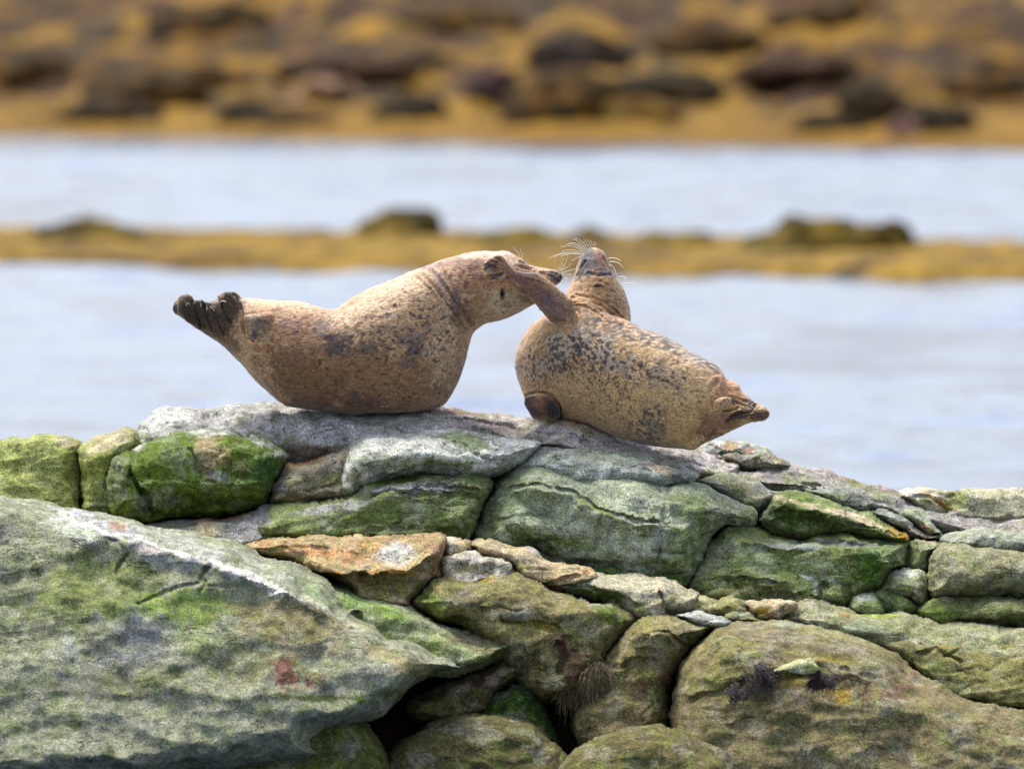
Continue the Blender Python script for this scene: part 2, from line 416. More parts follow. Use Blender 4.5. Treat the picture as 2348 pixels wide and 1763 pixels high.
for i, (px, py, wd, h, dy, c, lab) in enumerate([
    (200, 552, 190, 34, 73, (WDK, WOC), 'dark brown weedy hump at the left end of the reef'),
    (880, 560, 110, 44, 73, (YEL2, WOC), 'yellow weedy hump beside the dark rounded rock on the reef'),
    (945, 556, 120, 46, 74, (WDK2, WDK), 'dark rounded weedy rock on the reef left of the seals'),
    (1160, 566, 190, 26, 72, (WOC, YEL2), 'low ochre mound on the reef just above the left seal head'),
    (1345, 560, 80, 24, 72, (WDK, WOC), 'small brown weedy rock on the reef behind the raised muzzle'),
    (1545, 572, 180, 26, 71, (WOC, WDK), 'low flat brown mound on the reef right of the raised muzzle'),
    (1860, 580, 230, 50, 70, (WOC, WDK2), 'broad brown weedy mound left of the dark peak on the reef'),
    (1970, 580, 150, 42, 70, (WOC, WDK), 'low ochre shoulder joining the broad mound and the dark peak'),
    (2050, 578, 90, 46, 70, (WOC, WDK), 'dark pointed weedy rock at the right end of the reef'),
    (2215, 582, 70, 20, 69, (WOC, WDK), 'small low brown rock at the far right edge of the reef')]):
    lump('seaweed_rock', lab, px, py + 8, wd * 1.4, h * 1.75, dy, c, 'rock', GR, seed=i + 1)
GS = 'boulders on the weedy far shore'
def shore_at(px, py):
    for Y in np.linspace(120, 330, 400):
        p = W(px, py, Y)
        if shore_z(np.array([[p[0]]]), np.array([[Y]]))[0, 0] >= p[2]: return Y
    return 200.0
for i, (px, py, wd, h, c, lab) in enumerate([
    (245, 275, 150, 34, (DKG, DKB), 'long dark boulder low on the far shore at the left'),
    (330, 235, 190, 55, (DKG, OCH), 'large dark green boulder on the far shore at the left'),
    (570, 280, 90, 34, (DKG, DKB), 'dark grey boulder at the far waterline left of centre'),
    (740, 235, 120, 34, (srgb(150, 122, 100), OCH), 'pale pinkish tan boulder on the far shore above centre left'),
    (680, 285, 150, 26, (DKB, OCH), 'low brown boulder near the far waterline beside the dark grey one'),
    (950, 275, 120, 40, (DKG, DKB), 'dark slate boulder above the far waterline near the centre'),
    (1130, 235, 85, 50, (srgb(70, 48, 58), DKB), 'dark purple boulder on the far shore near the centre'),
    (1300, 275, 200, 78, (OCH, DKG), 'big ochre and olive weedy boulder on the far shore right of centre'),
    (1330, 160, 160, 60, (DKB, srgb(45, 38, 36)), 'darkest blackish boulder high on the far shore right of centre'),
    (1530, 215, 190, 34, (DKG, DKB), 'long dark green boulder on the far shore right of the big ochre one'),
    (1830, 180, 210, 40, (MAR, DKB), 'long reddish brown boulder high on the far shore at the right'),
    (1890, 300, 110, 30, (DKG, DKB), 'small dark boulder at the far waterline at the right'),
    (2000, 270, 110, 60, (DKB, DKG), 'upright dark olive boulder on the far shore at the right'),
    (2070, 315, 50, 34, (srgb(140, 108, 96), MAR), 'small pinkish boulder at the far waterline at the right'),
    (2160, 305, 130, 44, (DKB, DKG), 'dark brown boulder at the far right of the far shore'),
    (800, 170, 240, 34, (MAR, DKB), 'maroon streaked boulder at the top of the far shore left of centre'),
    (960, 160, 130, 30, (DKG, DKB), 'dark boulder at the top of the far shore near the centre'),
    (1460, 275, 130, 30, (OCH, YEL2), 'yellowish weedy boulder beside the big ochre one'),
    (480, 200, 130, 34, (OCH, DKB), 'brown weedy boulder on the far shore at the upper left'),
    (1620, 120, 170, 46, (DKB, OCH), 'brown boulder high up on the far shore at the right'),
    (60, 200, 140, 50, (OCH, DKG), 'olive boulder at the far left end of the far shore'),
    (2290, 220, 150, 60, (OCH, DKG), 'olive boulder at the far right end of the far shore'),
    (1050, 80, 200, 46, (DKB, OCH), 'brown boulder at the top edge above the centre'),
    (480, 70, 180, 46, (OCH, DKG), 'olive boulder at the top edge on the left'),
    (1900, 60, 200, 46, (OCH, DKB), 'ochre brown boulder at the top edge on the right')]):
    Y = shore_at(px, py); lump('boulder', lab, px, py, wd * 1.5, h * 1.45, Y, c, 'boulder', GS, seed=i + 21, depth=.8)

# ------------------------------------------------------------------ rocks of the ledge
GREY, PALE, WHT = srgb(168, 166, 164), srgb(190, 192, 182), srgb(222, 218, 210)
PGRN, GRN, MOSS, DMOSS = srgb(156, 164, 138), srgb(116, 128, 80), srgb(90, 110, 38), srgb(50, 66, 16)
OLV, OLVY, BRN, ORG, TAN, MARN, DK = srgb(124, 120, 82), srgb(128, 134, 60), srgb(112, 98, 74), srgb(186, 136, 90), srgb(178, 162, 128), srgb(84, 50, 50), srgb(52, 48, 40)
YG = srgb(150, 156, 92)
def B(f, x, y, rx, ry, ang, c, al=.85, nz=.55):
    o = FR[f]; return (o[0] + x / o[2], o[1] + y / o[2], rx / o[2], ry / o[2], ang, c, al, nz)
def slope_y(py): return .15 - (py - 930.0) * (1.5 / 770.0)
def L(s, wd=4, am=.03): return (pts(s), wd, am)
ROCKS = []
def R(name, label, poly, base, dy=0.0, T=.24, Rr=46, tilt=.55, blobs=(), cr=(), le=(), rough=1.0, prof=2.2, y=None, jit=5.0, step=3.4):
    ROCKS.append(dict(name=name, label=label, poly=pts(poly), base=base, dy=dy, T=T, R=Rr, tilt=tilt, blobs=blobs, cr=cr, le=le, rough=rough, prof=prof, y=y, jit=jit, step=step))
exec_rocks = True
# --- crest
R('rock', 'pale yellow green rounded rock at the left end of the ledge', 'A -420,420 -300,330 -120,300 33,315 90,335 140,370 140,440 150,600 156,760 140,900 -60,1000 -500,900', YG, .0, .22, 40, y=.05,
  blobs=[B('A', 60, 500, 60, 260, 0, OLVY, .7), B('A', 40, 750, 120, 120, 0, DMOSS, .5), B('A', 30, 360, 120, 60, 0, TAN, .7)])
R('rock', 'lumpy yellow green rock between the leftmost rock and the mossy boulder', 'A 115,400 170,350 260,310 350,275 440,262 520,258 560,330 540,460 480,620 380,900 250,930 130,900 140,760 145,600 115,480', YG, .0, .22, 44, y=.02,
  blobs=[B('A', 250, 650, 160, 220, 0, OLVY, .75), B('A', 330, 330, 200, 80, -20, TAN, .8), B('A', 200, 840, 140, 50, 0, MOSS, .9), B('A', 420, 470, 90, 70, 0, MOSS, .5)])
R('rock_slab', 'long grey slab at the back left under the left seal', 'A 470,430 490,340 560,245 640,168 730,122 870,104 1000,106 1060,112 1130,100 1270,70 1450,57 1560,65 1640,78 1850,82 2000,92 2212,102 2500,110 2700,300 2400,600 1700,640 600,640', GREY, y=.25, T=.42, Rr=95, tilt=.2,
  prof=1.7, blobs=[B('A', 700, 200, 240, 80, -15, PALE, .8), B('A', 560, 340, 100, 120, 0, PGRN, .9), B('A', 1320, 215, 62, 55, 0, srgb(98, 98, 98), .9, .2), B('A', 1600, 330, 300, 60, 5, OLV, .5), B('A', 1750, 200, 120, 130, 0, PALE, .6),
         B('A', 900, 235, 160, 22, 0, srgb(100, 105, 95), .7), B('A', 1650, 150, 200, 30, 5, srgb(120, 120, 122), .6)],
  cr=[L('A 1050,100 1035,180 1045,250', 3, .03), L('A 870,225 1000,215 1050,240', 3, .02), L('A 560,270 700,225 850,225', 3, .02), L('A 1650,120 1660,220 1640,300', 2.5, .015), L('A 1050,170 1300,165 1640,190 1900,300', 3, .015), L('A 1380,170 1390,260', 3, .02)])
R('rock_slab', 'long grey brown crest slab with curved layers running under both seals', 'A 1885,450 1915,345 1990,280 2090,195 2180,150 B 200,108 370,88 500,80 660,96 860,124 1040,150 1220,175 1340,164 1600,168 1740,205 1940,275 2200,318 C 0,92 270,128 420,215 640,262 560,420 300,430 -300,420 B 1300,560 900,560 500,520 -200,520', srgb(180, 172, 166), y=.14, T=.40, Rr=110, tilt=.35,
  prof=1.6, blobs=[B('B', 900, 130, 420, 35, 4, srgb(150, 128, 112), .7), B('B', 1650, 260, 250, 60, 15, TAN, .7), B('B', 600, 180, 300, 30, 0, PALE, .7), B('B', 100, 330, 180, 70, -20, srgb(104, 96, 84), .85), B('B', 500, 235, 260, 50, 0, srgb(170, 168, 166), .7),
         B('B', 1150, 260, 220, 60, 12, srgb(120, 108, 92), .7), B('B', 1600, 215, 80, 30, 20, ORG, .4), B('B', 2000, 350, 240, 40, 8, srgb(192, 190, 194), .8), B('C', 200, 200, 300, 50, 15, srgb(160, 158, 160), .7), B('B', 1450, 350, 130, 30, 10, srgb(112, 110, 112), .7)],
  cr=[L('B -150,330 0,250 200,215 400,200 640,195 900,195 1040,225', 3, .03), L('B 0,165 300,140 600,185 760,180', 3, .02), L('B 900,260 1150,330 1400,360', 3, .025), L('B 1050,220 1300,270 1500,300 1680,360', 3, .02), L('B 1340,220 1550,290 1700,340', 3, .015), L('B 180,290 300,260 420,285', 3, .02), L('C 0,200 200,230 400,280', 3, .02)],
  le=[L('B 1040,240 700,200 400,205 200,225 0,262 -150,340', 20, .035), L('B 1500,365 1180,350 900,285', 14, .03)])
R('rock', 'rounded pale rock with orange stones beyond the right seal tail flippers', 'C 280,170 350,120 430,97 520,90 600,93 700,108 810,145 850,205 840,260 650,300 400,280', PALE, y=.30, T=.2, Rr=30, tilt=.2,
  blobs=[B('C', 560, 130, 60, 30, 0, ORG, .7, .3), B('C', 680, 160, 70, 26, 5, ORG, .8, .3), B('C', 430, 170, 120, 30, 10, srgb(110, 112, 112), .7), B('C', 700, 120, 110, 24, 15, PGRN, .8)],
  cr=[L('C 380,120 500,180 620,190', 3, .03), L('C 600,155 700,135 800,180', 3, .02)])
R('rock', 'small grey green rock low beyond the right seal on the crest', 'C 500,205 600,192 740,188 860,205 940,222 990,255 1000,300 700,320 560,280', srgb(140, 138, 120), y=.2, T=.2, Rr=26, tilt=.2,
  blobs=[B('C', 900, 240, 80, 24, 15, TAN, .8), B('C', 620, 220, 110, 24, 10, srgb(110, 108, 100), .8)], cr=[L('C 720,260 760,215 850,210', 3, .02)])
R('rock', 'long smooth grey rock sloping down to the right along the skyline', 'C 385,310 420,280 480,265 640,268 900,264 1100,290 1270,338 1400,385 1530,425 1640,438 1760,450 1860,520 2000,558 2212,600 2600,680 2700,900 2300,900 2080,790 1700,720 1300,600 1000,560 760,520 600,430', srgb(156, 150, 144), y=.12, T=.34, Rr=80, tilt=.45,
  prof=1.8, blobs=[B('C', 1000, 370, 160, 50, 15, GRN, .6), B('C', 1350, 350, 200, 26, 22, srgb(160, 116, 100), .5), B('C', 1660, 490, 160, 50, 15, MOSS, .55), B('C', 1450, 400, 90, 26, 10, OLVY, .8), B('C', 1950, 620, 160, 50, 15, srgb(112, 112, 104), .7), B('C', 1700, 440, 100, 20, 20, srgb(150, 108, 100), .5)],
  cr=[L('C 850,430 1000,440 1130,430', 3, .03), L('C 700,270 900,330 1100,340', 3, .015), L('C 1100,400 1200,420', 3, .02), L('C 1540,450 1560,520 1700,545', 3, .02), L('C 2090,600 2150,640 2212,640', 3, .02)])
R('rock', 'pale rock with an orange and white vein at the right end of the skyline', 'C 1780,465 1830,445 1900,447 2000,438 2110,445 2212,452 2450,440 2600,520 2600,700 2212,700 2130,670 1990,640 1860,580 1770,520', srgb(172, 168, 140), y=.2, T=.22, Rr=28, tilt=.3,
  blobs=[B('C', 1850, 465, 110, 24, 15, WHT, .95, .3), B('C', 2040, 520, 140, 20, 32, srgb(206, 176, 132), .95, .3), B('C', 2080, 560, 60, 16, 32, srgb(190, 150, 70), .8, .3), B('C', 1960, 520, 70, 24, 20, MOSS, .9, .3), B('C', 2170, 520, 80, 50, 0, OLVY, .7)],
  cr=[L('C 1880,480 2000,510 2130,590', 3, .03), L('C 1990,475 2100,490 2212,500', 3, .02)])
R('rock', 'smooth dark grey green hump above the mossy hollow on the right', 'C 1090,455 1160,432 1250,418 1400,420 1500,455 1560,520 1600,560 1500,640 1350,600 1200,520', srgb(132, 136, 124), y=-.03, T=.2, Rr=40, tilt=.6,
  blobs=[B('C', 1400, 500, 140, 40, 15, srgb(88, 90, 78), .6)])
# --- second row
R('boulder', 'big dark mossy green boulder with a bare tan patch on the left', 'A 335,600 352,530 380,480 440,440 500,418 560,385 640,358 760,290 900,260 1000,252 1100,255 1300,270 1450,302 1560,355 1620,400 1655,440 1620,530 1570,640 1500,780 1400,850 1200,900 800,920 650,960 500,920 380,900 345,820', MOSS, y=-.12, T=.34, Rr=62, tilt=.4,
  blobs=[B('A', 420, 640, 80, 220, 0, srgb(104, 112, 84), .9, .3), B('A', 600, 500, 120, 150, 0, MOSS, .7), B('A', 900, 800, 420, 110, 0, DMOSS, .8), B('A', 1480, 560, 140, 200, 0, srgb(62, 92, 46), .8), B('A', 1080, 400, 120, 170, -10, srgb(170, 152, 116), .95, .35),
         B('A', 1080, 275, 200, 26, 0, PALE, .9, .3), B('A', 1450, 340, 130, 34, 20, PALE, .65, .9), B('A', 1150, 590, 70, 22, 10, PALE, .5, .8), B('A', 560, 395, 60, 20, -25, PALE, .9, .3), B('A', 1300, 540, 60, 60, 0, TAN, .4), B('A', 1590, 440, 60, 34, 20, PALE, .6, .8), B('A', 600, 800, 80, 110, 0, srgb(50, 56, 40), .7)],
  cr=[L('A 505,420 515,500 500,600', 4, .045), L('A 515,600 560,700 640,740 660,900', 5, .04), L('A 800,660 1100,640 1350,600', 4, .02), L('A 1190,470 1200,600 1230,700', 3, .018), L('A 940,400 1000,540 1100,600', 3, .02)],
  le=[L('A 1500,640 1200,620 900,650 620,640', 30, .03)], rough=1.3)
R('rock_slab', 'brown grey slanting slab between the mossy boulder and the pale green block', 'A 1480,800 1495,700 1560,600 1610,545 1640,505 1740,508 1900,450 2000,412 2110,360 2160,330 2300,400 2300,760 1900,800 1600,830', srgb(146, 136, 112), y=-.10, T=.26, Rr=30, tilt=.5,
  blobs=[B('A', 1750, 505, 220, 22, -18, ORG, .8, .35), B('A', 1680, 760, 130, 26, 8, ORG, .5, .6), B('A', 1900, 620, 220, 60, -15, OLV, .7), B('A', 1580, 700, 70, 60, 0, srgb(128, 122, 118), .8)],
  cr=[L('A 1620,560 1900,500 2080,400', 3, .015), L('A 1530,740 1800,720 2000,640', 3, .015)])
R('rock', 'pale green rounded block in the upper middle', 'B -50,690 -55,560 -20,450 10,385 90,335 180,306 400,292 640,280 780,272 940,284 1060,318 1180,342 1300,360 1375,372 1290,460 1210,540 1080,620 900,640 600,620 300,640 90,720 0,740', PALE, y=-.20, T=.30, Rr=66, tilt=.55,
  blobs=[B('B', 840, 350, 180, 60, 15, MOSS, .75, .9), B('B', 250, 500, 280, 60, -5, srgb(124, 134, 108), .7), B('B', 760, 520, 200, 40, 0, GRN, .8), B('B', 1120, 440, 130, 90, -20, srgb(160, 160, 164), .8), B('B', 40, 640, 60, 60, 0, OLV, .8), B('B', 580, 520, 40, 60, 0, MOSS, .7), B('B', 300, 320, 260, 26, 0, WHT, .6)],
  cr=[L('A 2115,380 2070,500 2075,640', 3.5, .02), L('B 620,300 820,380 980,470', 3, .018), L('B 430,420 600,340 700,310', 3, .012), L('B 1000,480 1060,420 1180,370', 3, .02)])
R('rock', 'pale grey green shoulder between the crest slab and the cracked block', 'B 1180,560 1240,480 1290,420 1350,372 1500,368 1700,375 1900,400 2212,450 C 60,222 170,245 250,280 330,345 290,395 200,440 -100,470 -500,460', srgb(166, 172, 160), y=-.12, T=.30, Rr=60, tilt=0.9,
  blobs=[B('B', 1800, 460, 160, 50, 5, srgb(132, 138, 112), .7), B('C', 60, 300, 140, 40, 15, srgb(214, 190, 160), .9, .4), B('B', 1900, 400, 200, 22, 5, PGRN, .8), B('B', 1400, 400, 110, 22, -10, srgb(124, 122, 124), .8), B('C', 200, 340, 70, 40, 0, srgb(150, 150, 152), .7), B('C', 60, 255, 160, 20, 12, PGRN, .8)],
  cr=[L('B 1250,470 1330,400 1420,370', 3, .03), L('B 1700,440 1900,430 2100,480', 3, .015), L('C -100,300 100,360 250,370', 3, .015)])
R('boulder', 'smooth grey oval boulder on the right below the skyline rock', 'C 265,395 350,338 470,320 620,334 750,368 830,435 925,465 880,520 800,600 720,640 600,600 480,500', srgb(142, 142, 128), y=-.06, T=.22, Rr=44, tilt=.6,
  blobs=[B('C', 480, 370, 160, 40, 8, GRN, .5), B('C', 700, 480, 140, 60, 30, OLV, .6), B('C', 820, 440, 70, 26, 20, srgb(130, 130, 130), .8)])
R('boulder', 'green boulder with a pale ridge above the dark hollow on the right', 'C 735,640 790,575 850,495 940,462 1100,465 1260,482 1330,520 1450,578 1570,618 1700,690 1850,775 1850,850 1700,850 1500,830 1350,810 1050,840 850,800 740,740', GRN, y=-.14, T=.28, Rr=40, tilt=.5,
  blobs=[B('C', 1000, 640, 300, 90, 10, DMOSS, .95, .35), B('C', 1150, 560, 330, 20, 12, TAN, .85, .5), B('C', 1500, 660, 300, 24, 18, srgb(196, 180, 150), .9, .5), B('C', 1760, 770, 130, 34, 25, srgb(176, 138, 46), .9, .5), B('C', 1100, 490, 200, 26, 8, MOSS, .7), B('C', 1450, 720, 150, 40, 8, srgb(104, 110, 76), .8), B('C', 980, 780, 120, 26, 5, MARN, .7)],
  cr=[L('C 1400,690 1600,730 1850,810', 3, .03)], le=[L('C 1850,790 1600,720 1400,650 1150,580 1000,555 850,560 780,620', 26, .075)])
R('rock', 'grey wedge shaped rock near the right edge', 'C 1560,625 1640,600 1740,610 1840,650 1890,700 1980,760 2100,768 2020,830 1900,820 1760,730', srgb(122, 124, 116), y=-.12, T=.18, Rr=28, tilt=.6, blobs=[B('C', 1700, 640, 120, 30, 25, srgb(150, 156, 146), .7), B('C', 1980, 780, 90, 26, 20, TAN, .5)])
R('rock', 'small pale green peaked rock behind the grey wedge near the right edge', 'C 1780,625 1850,603 1900,602 1990,655 2060,720 2100,760 2000,780 1880,700', PGRN, y=-.07, T=.16, Rr=22, tilt=.5, blobs=[B('C', 2000, 730, 70, 20, 25, ORG, .5)])
# --- third row
R('rock', 'flat grey patch of stone at the foot of the mossy boulder', 'A 560,960 700,945 900,925 1200,905 1380,860 1440,800 1600,790 1560,1000 1400,1120 1000,1150 700,1100', srgb(150, 148, 144), y=-.34, T=.2, Rr=30, tilt=1.2,
  blobs=[B('A', 1060, 990, 120, 50, 0, TAN, .9, .4), B('A', 1180, 905, 240, 22, -8, srgb(150, 112, 80), .9, .4), B('A', 760, 960, 110, 26, 5, MOSS, .7)], cr=[L('A 1000,925 1300,925 1420,870', 3, .03)])
R('rock', 'green block with a grey sloping top left of the long vertical crack', 'B -700,1000 -680,930 -640,865 -556,805 -386,800 -86,750 60,700 78,665 110,632 350,600 550,570 730,560 920,570 1042,600 1030,740 965,850 935,960 880,1080 820,1100 500,1090 0,1090 -500,1090', GRN, y=-.30, T=.30, Rr=40, tilt=.65,
  blobs=[B('B', 300, 880, 380, 130, 0, MOSS, .65), B('B', -150, 830, 500, 40, -8, srgb(150, 148, 146), .9, .5), B('B', 500, 690, 460, 34, -3, srgb(160, 158, 158), .9, .5), B('B', 850, 580, 160, 22, 3, PALE, .9, .3), B('B', 350, 630, 280, 30, -5, MOSS, .7), B('B', 870, 650, 110, 50, 0, GRN, .8), B('B', 780, 980, 160, 60, 0, DMOSS, .6), B('B', 520, 860, 70, 90, 20, PGRN, .5), B('A', 1440, 900, 90, 60, -20, srgb(152, 150, 146), .8)],
  cr=[L('B 100,695 400,665 700,670 960,700', 3, .025), L('B 0,800 300,720 600,725 950,740', 4, .02), L('B 150,990 500,980 800,1010', 4, .02)],
  le=[L('B 960,672 700,650 350,660 90,690', 12, .03)], rough=1.3)
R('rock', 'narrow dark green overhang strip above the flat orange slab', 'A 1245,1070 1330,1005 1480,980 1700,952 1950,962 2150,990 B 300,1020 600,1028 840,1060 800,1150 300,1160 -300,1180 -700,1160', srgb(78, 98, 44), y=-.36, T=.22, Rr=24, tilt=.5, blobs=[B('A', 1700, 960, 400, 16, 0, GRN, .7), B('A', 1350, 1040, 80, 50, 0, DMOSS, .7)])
R('boulder', 'largest cracked pale green block in the middle right below the right seal', 'B 1048,620 1130,560 1230,500 1330,482 1560,490 1900,540 2212,590 C 0,350 170,392 330,408 430,440 540,488 650,540 740,625 720,720 620,735 500,745 400,830 360,940 310,1030 270,1100 -300,1110 E 1700,320 1400,300 1100,230 850,180 B 870,1110 900,1010 940,930 950,870 1020,770 1035,700', PGRN, y=-0.28, T=0.34, Rr=100, tilt=.6,
  blobs=[B('B', 1350, 800, 420, 150, 10, srgb(128, 142, 104), .7), B('B', 1050, 980, 160, 160, 0, MOSS, .6), B('B', 1500, 1080, 420, 70, 8, srgb(88, 108, 56), .75), B('B', 1500, 540, 300, 50, 8, GRN, .6), B('B', 1150, 640, 120, 70, 0, GRN, .7), B('B', 2000, 760, 160, 110, 15, srgb(184, 190, 160), .8),
         B('B', 1800, 830, 200, 24, 30, OLVY, .8), B('B', 2050, 880, 140, 16, 12, OLVY, .8), B('C', 350, 620, 200, 150, 25, GRN, .8), B('C', 200, 850, 150, 160, 0, srgb(108, 126, 70), .8), B('C', 60, 800, 60, 150, 0, srgb(150, 154, 144), .7), B('C', 150, 980, 200, 50, 0, MOSS, .7), B('C', 560, 590, 180, 40, 35, srgb(176, 172, 130), .7), B('C', 680, 640, 60, 60, 0, OLVY, .7), B('E', 1200, 120, 400, 60, 12, DMOSS, .6)],
  cr=[L('B 1030,745 1100,690 1200,665 1400,655 1600,695 1700,750 1830,830 1950,882 2100,905 2212,930 C 100,360', 0.1, .0), L('B 1030,750 1200,672 1400,662 1600,700 1830,835 1960,885 2212,935', 6, .06), L('B 1840,870 1810,1000 1790,1150', 3, .02), L('C 110,400 90,560 60,800 20,960', 4, .022), L('C 430,470 520,590 600,700', 5, .04), L('E 1330,200 1600,280 1900,300 2212,330', 4, .03), L('B 1080,920 1300,890 1500,900', 3, .015), L('C 0,890 100,900 300,920', 4, .02), L('C 0,690 60,690', 4, .03)],
  le=[L('B 2212,920 1960,872 1830,820 1600,685 1400,648 1200,658 1030,740', 26, .07), L('C 600,690 520,580 440,470 300,420', 20, .03)], rough=0.8)
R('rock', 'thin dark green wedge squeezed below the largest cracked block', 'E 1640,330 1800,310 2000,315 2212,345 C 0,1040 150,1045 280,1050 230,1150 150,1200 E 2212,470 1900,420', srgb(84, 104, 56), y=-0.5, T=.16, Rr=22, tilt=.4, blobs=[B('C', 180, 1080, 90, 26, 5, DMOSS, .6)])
R('boulder', 'big green layered boulder right of the cracked block', 'C 215,1150 285,1020 345,940 365,850 440,790 500,730 560,706 640,702 740,716 850,765 950,795 1060,800 1200,762 1380,745 1500,765 1700,800 1822,850 1825,920 1810,1010 1740,1040 1700,1090 1660,1170 1560,1230 1430,1290 1350,1340 900,1340 430,1320 300,1230', GRN, y=-0.36, T=0.3, Rr=60, tilt=.6,
  blobs=[B('C', 700, 960, 300, 90, 5, srgb(118, 134, 80), .7), B('C', 1560, 1000, 140, 150, 15, srgb(70, 102, 32), .9, .4), B('C', 1200, 1000, 230, 90, 0, srgb(126, 136, 100), .7), B('C', 1250, 830, 550, 20, 2, srgb(120, 120, 118), .8, .4), B('C', 1000, 860, 300, 22, 3, srgb(160, 166, 156), .9, .4), B('C', 1500, 790, 260, 24, 6, MOSS, .6), B('C', 880, 770, 220, 24, 8, MOSS, .7),
         B('C', 1100, 1070, 130, 16, 28, srgb(166, 172, 160), .9, .3), B('C', 1270, 1105, 130, 14, 6, srgb(166, 172, 160), .9, .3), B('C', 1180, 1160, 26, 70, 0, srgb(160, 166, 156), .8, .3), B('C', 500, 1100, 200, 20, -8, srgb(90, 84, 62), .8, .5), B('C', 750, 1100, 170, 20, 4, srgb(66, 66, 52), .8, .5), B('C', 900, 1210, 180, 22, 5, srgb(76, 74, 56), .8, .5), B('C', 600, 860, 200, 60, 10, PGRN, .5), B('C', 1740, 900, 90, 80, 0, srgb(116, 130, 92), .8), B('C', 950, 940, 120, 60, 0, MOSS, .6), B('C', 600, 1180, 240, 40, 0, OLV, .6)],
  cr=[L('C 230,1160 400,1100 560,1085 800,1095 930,1110', 4, .035), L('C 500,1115 700,1110 880,1120', 3, .03), L('C 780,1200 950,1215 1060,1220', 4, .03), L('C 600,1150 800,1150 830,1170', 3, .02), L('C 1250,1110 1210,1150 1200,1240', 4, .03), L('C 1330,1110 1400,1140 1440,1220', 4, .02), L('C 660,790 900,835 1300,830 1600,850', 4, .02), L('C 640,850 860,890 1080,910', 3, .015)],
  le=[L('C 1750,1020 1650,950 1590,885 1450,868 1200,858 900,850 680,790', 24, .06), L('C 930,1105 800,1085 560,1075 400,1092 230,1150', 14, .04)], rough=1.2)
R('rock', 'upright green grey rock beside the layered boulder near the right edge', 'C 1798,1010 1808,920 1835,840 1880,800 1920,793 2010,803 2090,835 2070,900 2020,960 2000,1040 1930,1070 1840,1060', srgb(134, 142, 108), y=-0.26, T=.2, Rr=34, tilt=.5, blobs=[B('C', 1880, 900, 70, 110, 0, GRN, .6), B('C', 1960, 810, 90, 22, 5, TAN, .6)], cr=[L('C 1870,830 2000,850 2080,840', 3, .02)])
R('rock', 'flat pale grey rock at the right edge above the tall olive boulder', 'C 2065,810 2105,768 2212,758 2450,760 2600,850 2500,950 2212,900 2090,860', srgb(154, 158, 140), y=-.28, T=.2, Rr=28, tilt=.5)
R('boulder', 'tall olive boulder cut by the right edge', 'C 1978,1110 1988,1010 2020,925 2085,858 2150,840 2300,850 2420,930 2450,1080 2400,1200 2212,1240 2100,1250 2000,1250 1975,1180', srgb(136, 134, 100), y=-.44, T=.28, Rr=60, tilt=.4, blobs=[B('C', 2130, 980, 100, 70, 0, srgb(132, 124, 112), .7), B('C', 2100, 1160, 130, 50, 0, OLVY, .6)])
R('rock', 'rounded olive rock with a white cap left of the tall olive boulder', 'C 1630,1200 1665,1120 1690,1060 1760,1020 1860,1013 1940,1022 1975,1090 1985,1200 1960,1310 1880,1320 1800,1260', srgb(142, 148, 112), y=-.46, T=.22, Rr=38, tilt=.5, blobs=[B('C', 1840, 1040, 120, 34, 0, PALE, .8, .4), B('C', 1900, 1180, 70, 80, 0, OLV, .7), B('C', 1840, 1170, 60, 26, 0, OLVY, .7)], cr=[L('C 1650,1185 1800,1190 1900,1230', 3, .02)])
R('stone', 'small dark green stone under the rock with the white cap', 'C 1590,1215 1690,1185 1790,1200 1870,1260 1912,1310 1890,1360 1700,1360 1630,1290', srgb(98, 116, 66), y=-0.56, T=.16, Rr=28, tilt=.5, blobs=[B('C', 1850, 1310, 60, 30, 0, DMOSS, .7)])
R('stone', 'small round pale topped stone left of the small dark green one', 'C 1418,1300 1445,1235 1515,1203 1600,1218 1655,1262 1695,1335 1600,1370 1480,1360', srgb(140, 150, 110), y=-0.62, T=.16, Rr=30, tilt=.5, blobs=[B('C', 1530, 1225, 90, 20, 5, PALE, .7), B('C', 1600, 1280, 70, 40, 0, MOSS, .8)])
R('boulder', 'green olive boulder at the right edge below the tall one', 'C 1890,1335 1960,1265 2060,1215 2160,1200 2300,1210 2420,1280 2450,1400 2300,1460 2100,1440 1960,1400', srgb(112, 118, 74), y=-.56, T=.24, Rr=50, tilt=.5, blobs=[B('C', 2080, 1340, 150, 40, 10, srgb(92, 118, 40), .7)])
# --- fourth row
R('rock_slab', 'flat orange rimmed slab with a white round patch in the middle', 'D 1345,325 1430,272 1590,240 1700,250 1860,225 2000,240 2150,232 E 150,92 400,76 660,70 725,108 710,200 680,300 670,400 600,425 545,490 455,565 440,620 200,600 0,560 D 2100,640 1850,520 1600,430 1430,390', srgb(170, 148, 108), y=-.64, T=.28, Rr=26, tilt=1.1,
  blobs=[B('E', 330, 210, 155, 85, -5, srgb(206, 204, 194), .95, .25), B('D', 1800, 350, 380, 45, 8, ORG, .9, .4), B('E', 60, 240, 130, 40, 20, ORG, .8, .4), B('E', 200, 355, 420, 18, 0, srgb(186, 132, 50), .9, .35), B('E', 300, 460, 330, 90, 0, srgb(110, 104, 54), .95, .3), B('E', 640, 180, 80, 70, -40, srgb(190, 146, 110), .8, .4), B('E', 630, 330, 50, 100, 0, srgb(112, 84, 40), .9, .3), B('E', 160, 160, 80, 50, 0, srgb(190, 150, 80), .6), B('D', 1650, 440, 200, 26, 10, ORG, .8), B('D', 1900, 540, 200, 22, 5, srgb(130, 104, 40), .9), B('E', 350, 100, 300, 24, 0, srgb(160, 134, 98), .7)],
  cr=[L('D 1420,360 1700,320 1900,330 2212,400 E 150,240', 4, .02)], le=[L('D 1900,520 2212,510 E 150,370 300,355 420,352 520,310 600,240 670,170 700,120', 34, .09)])
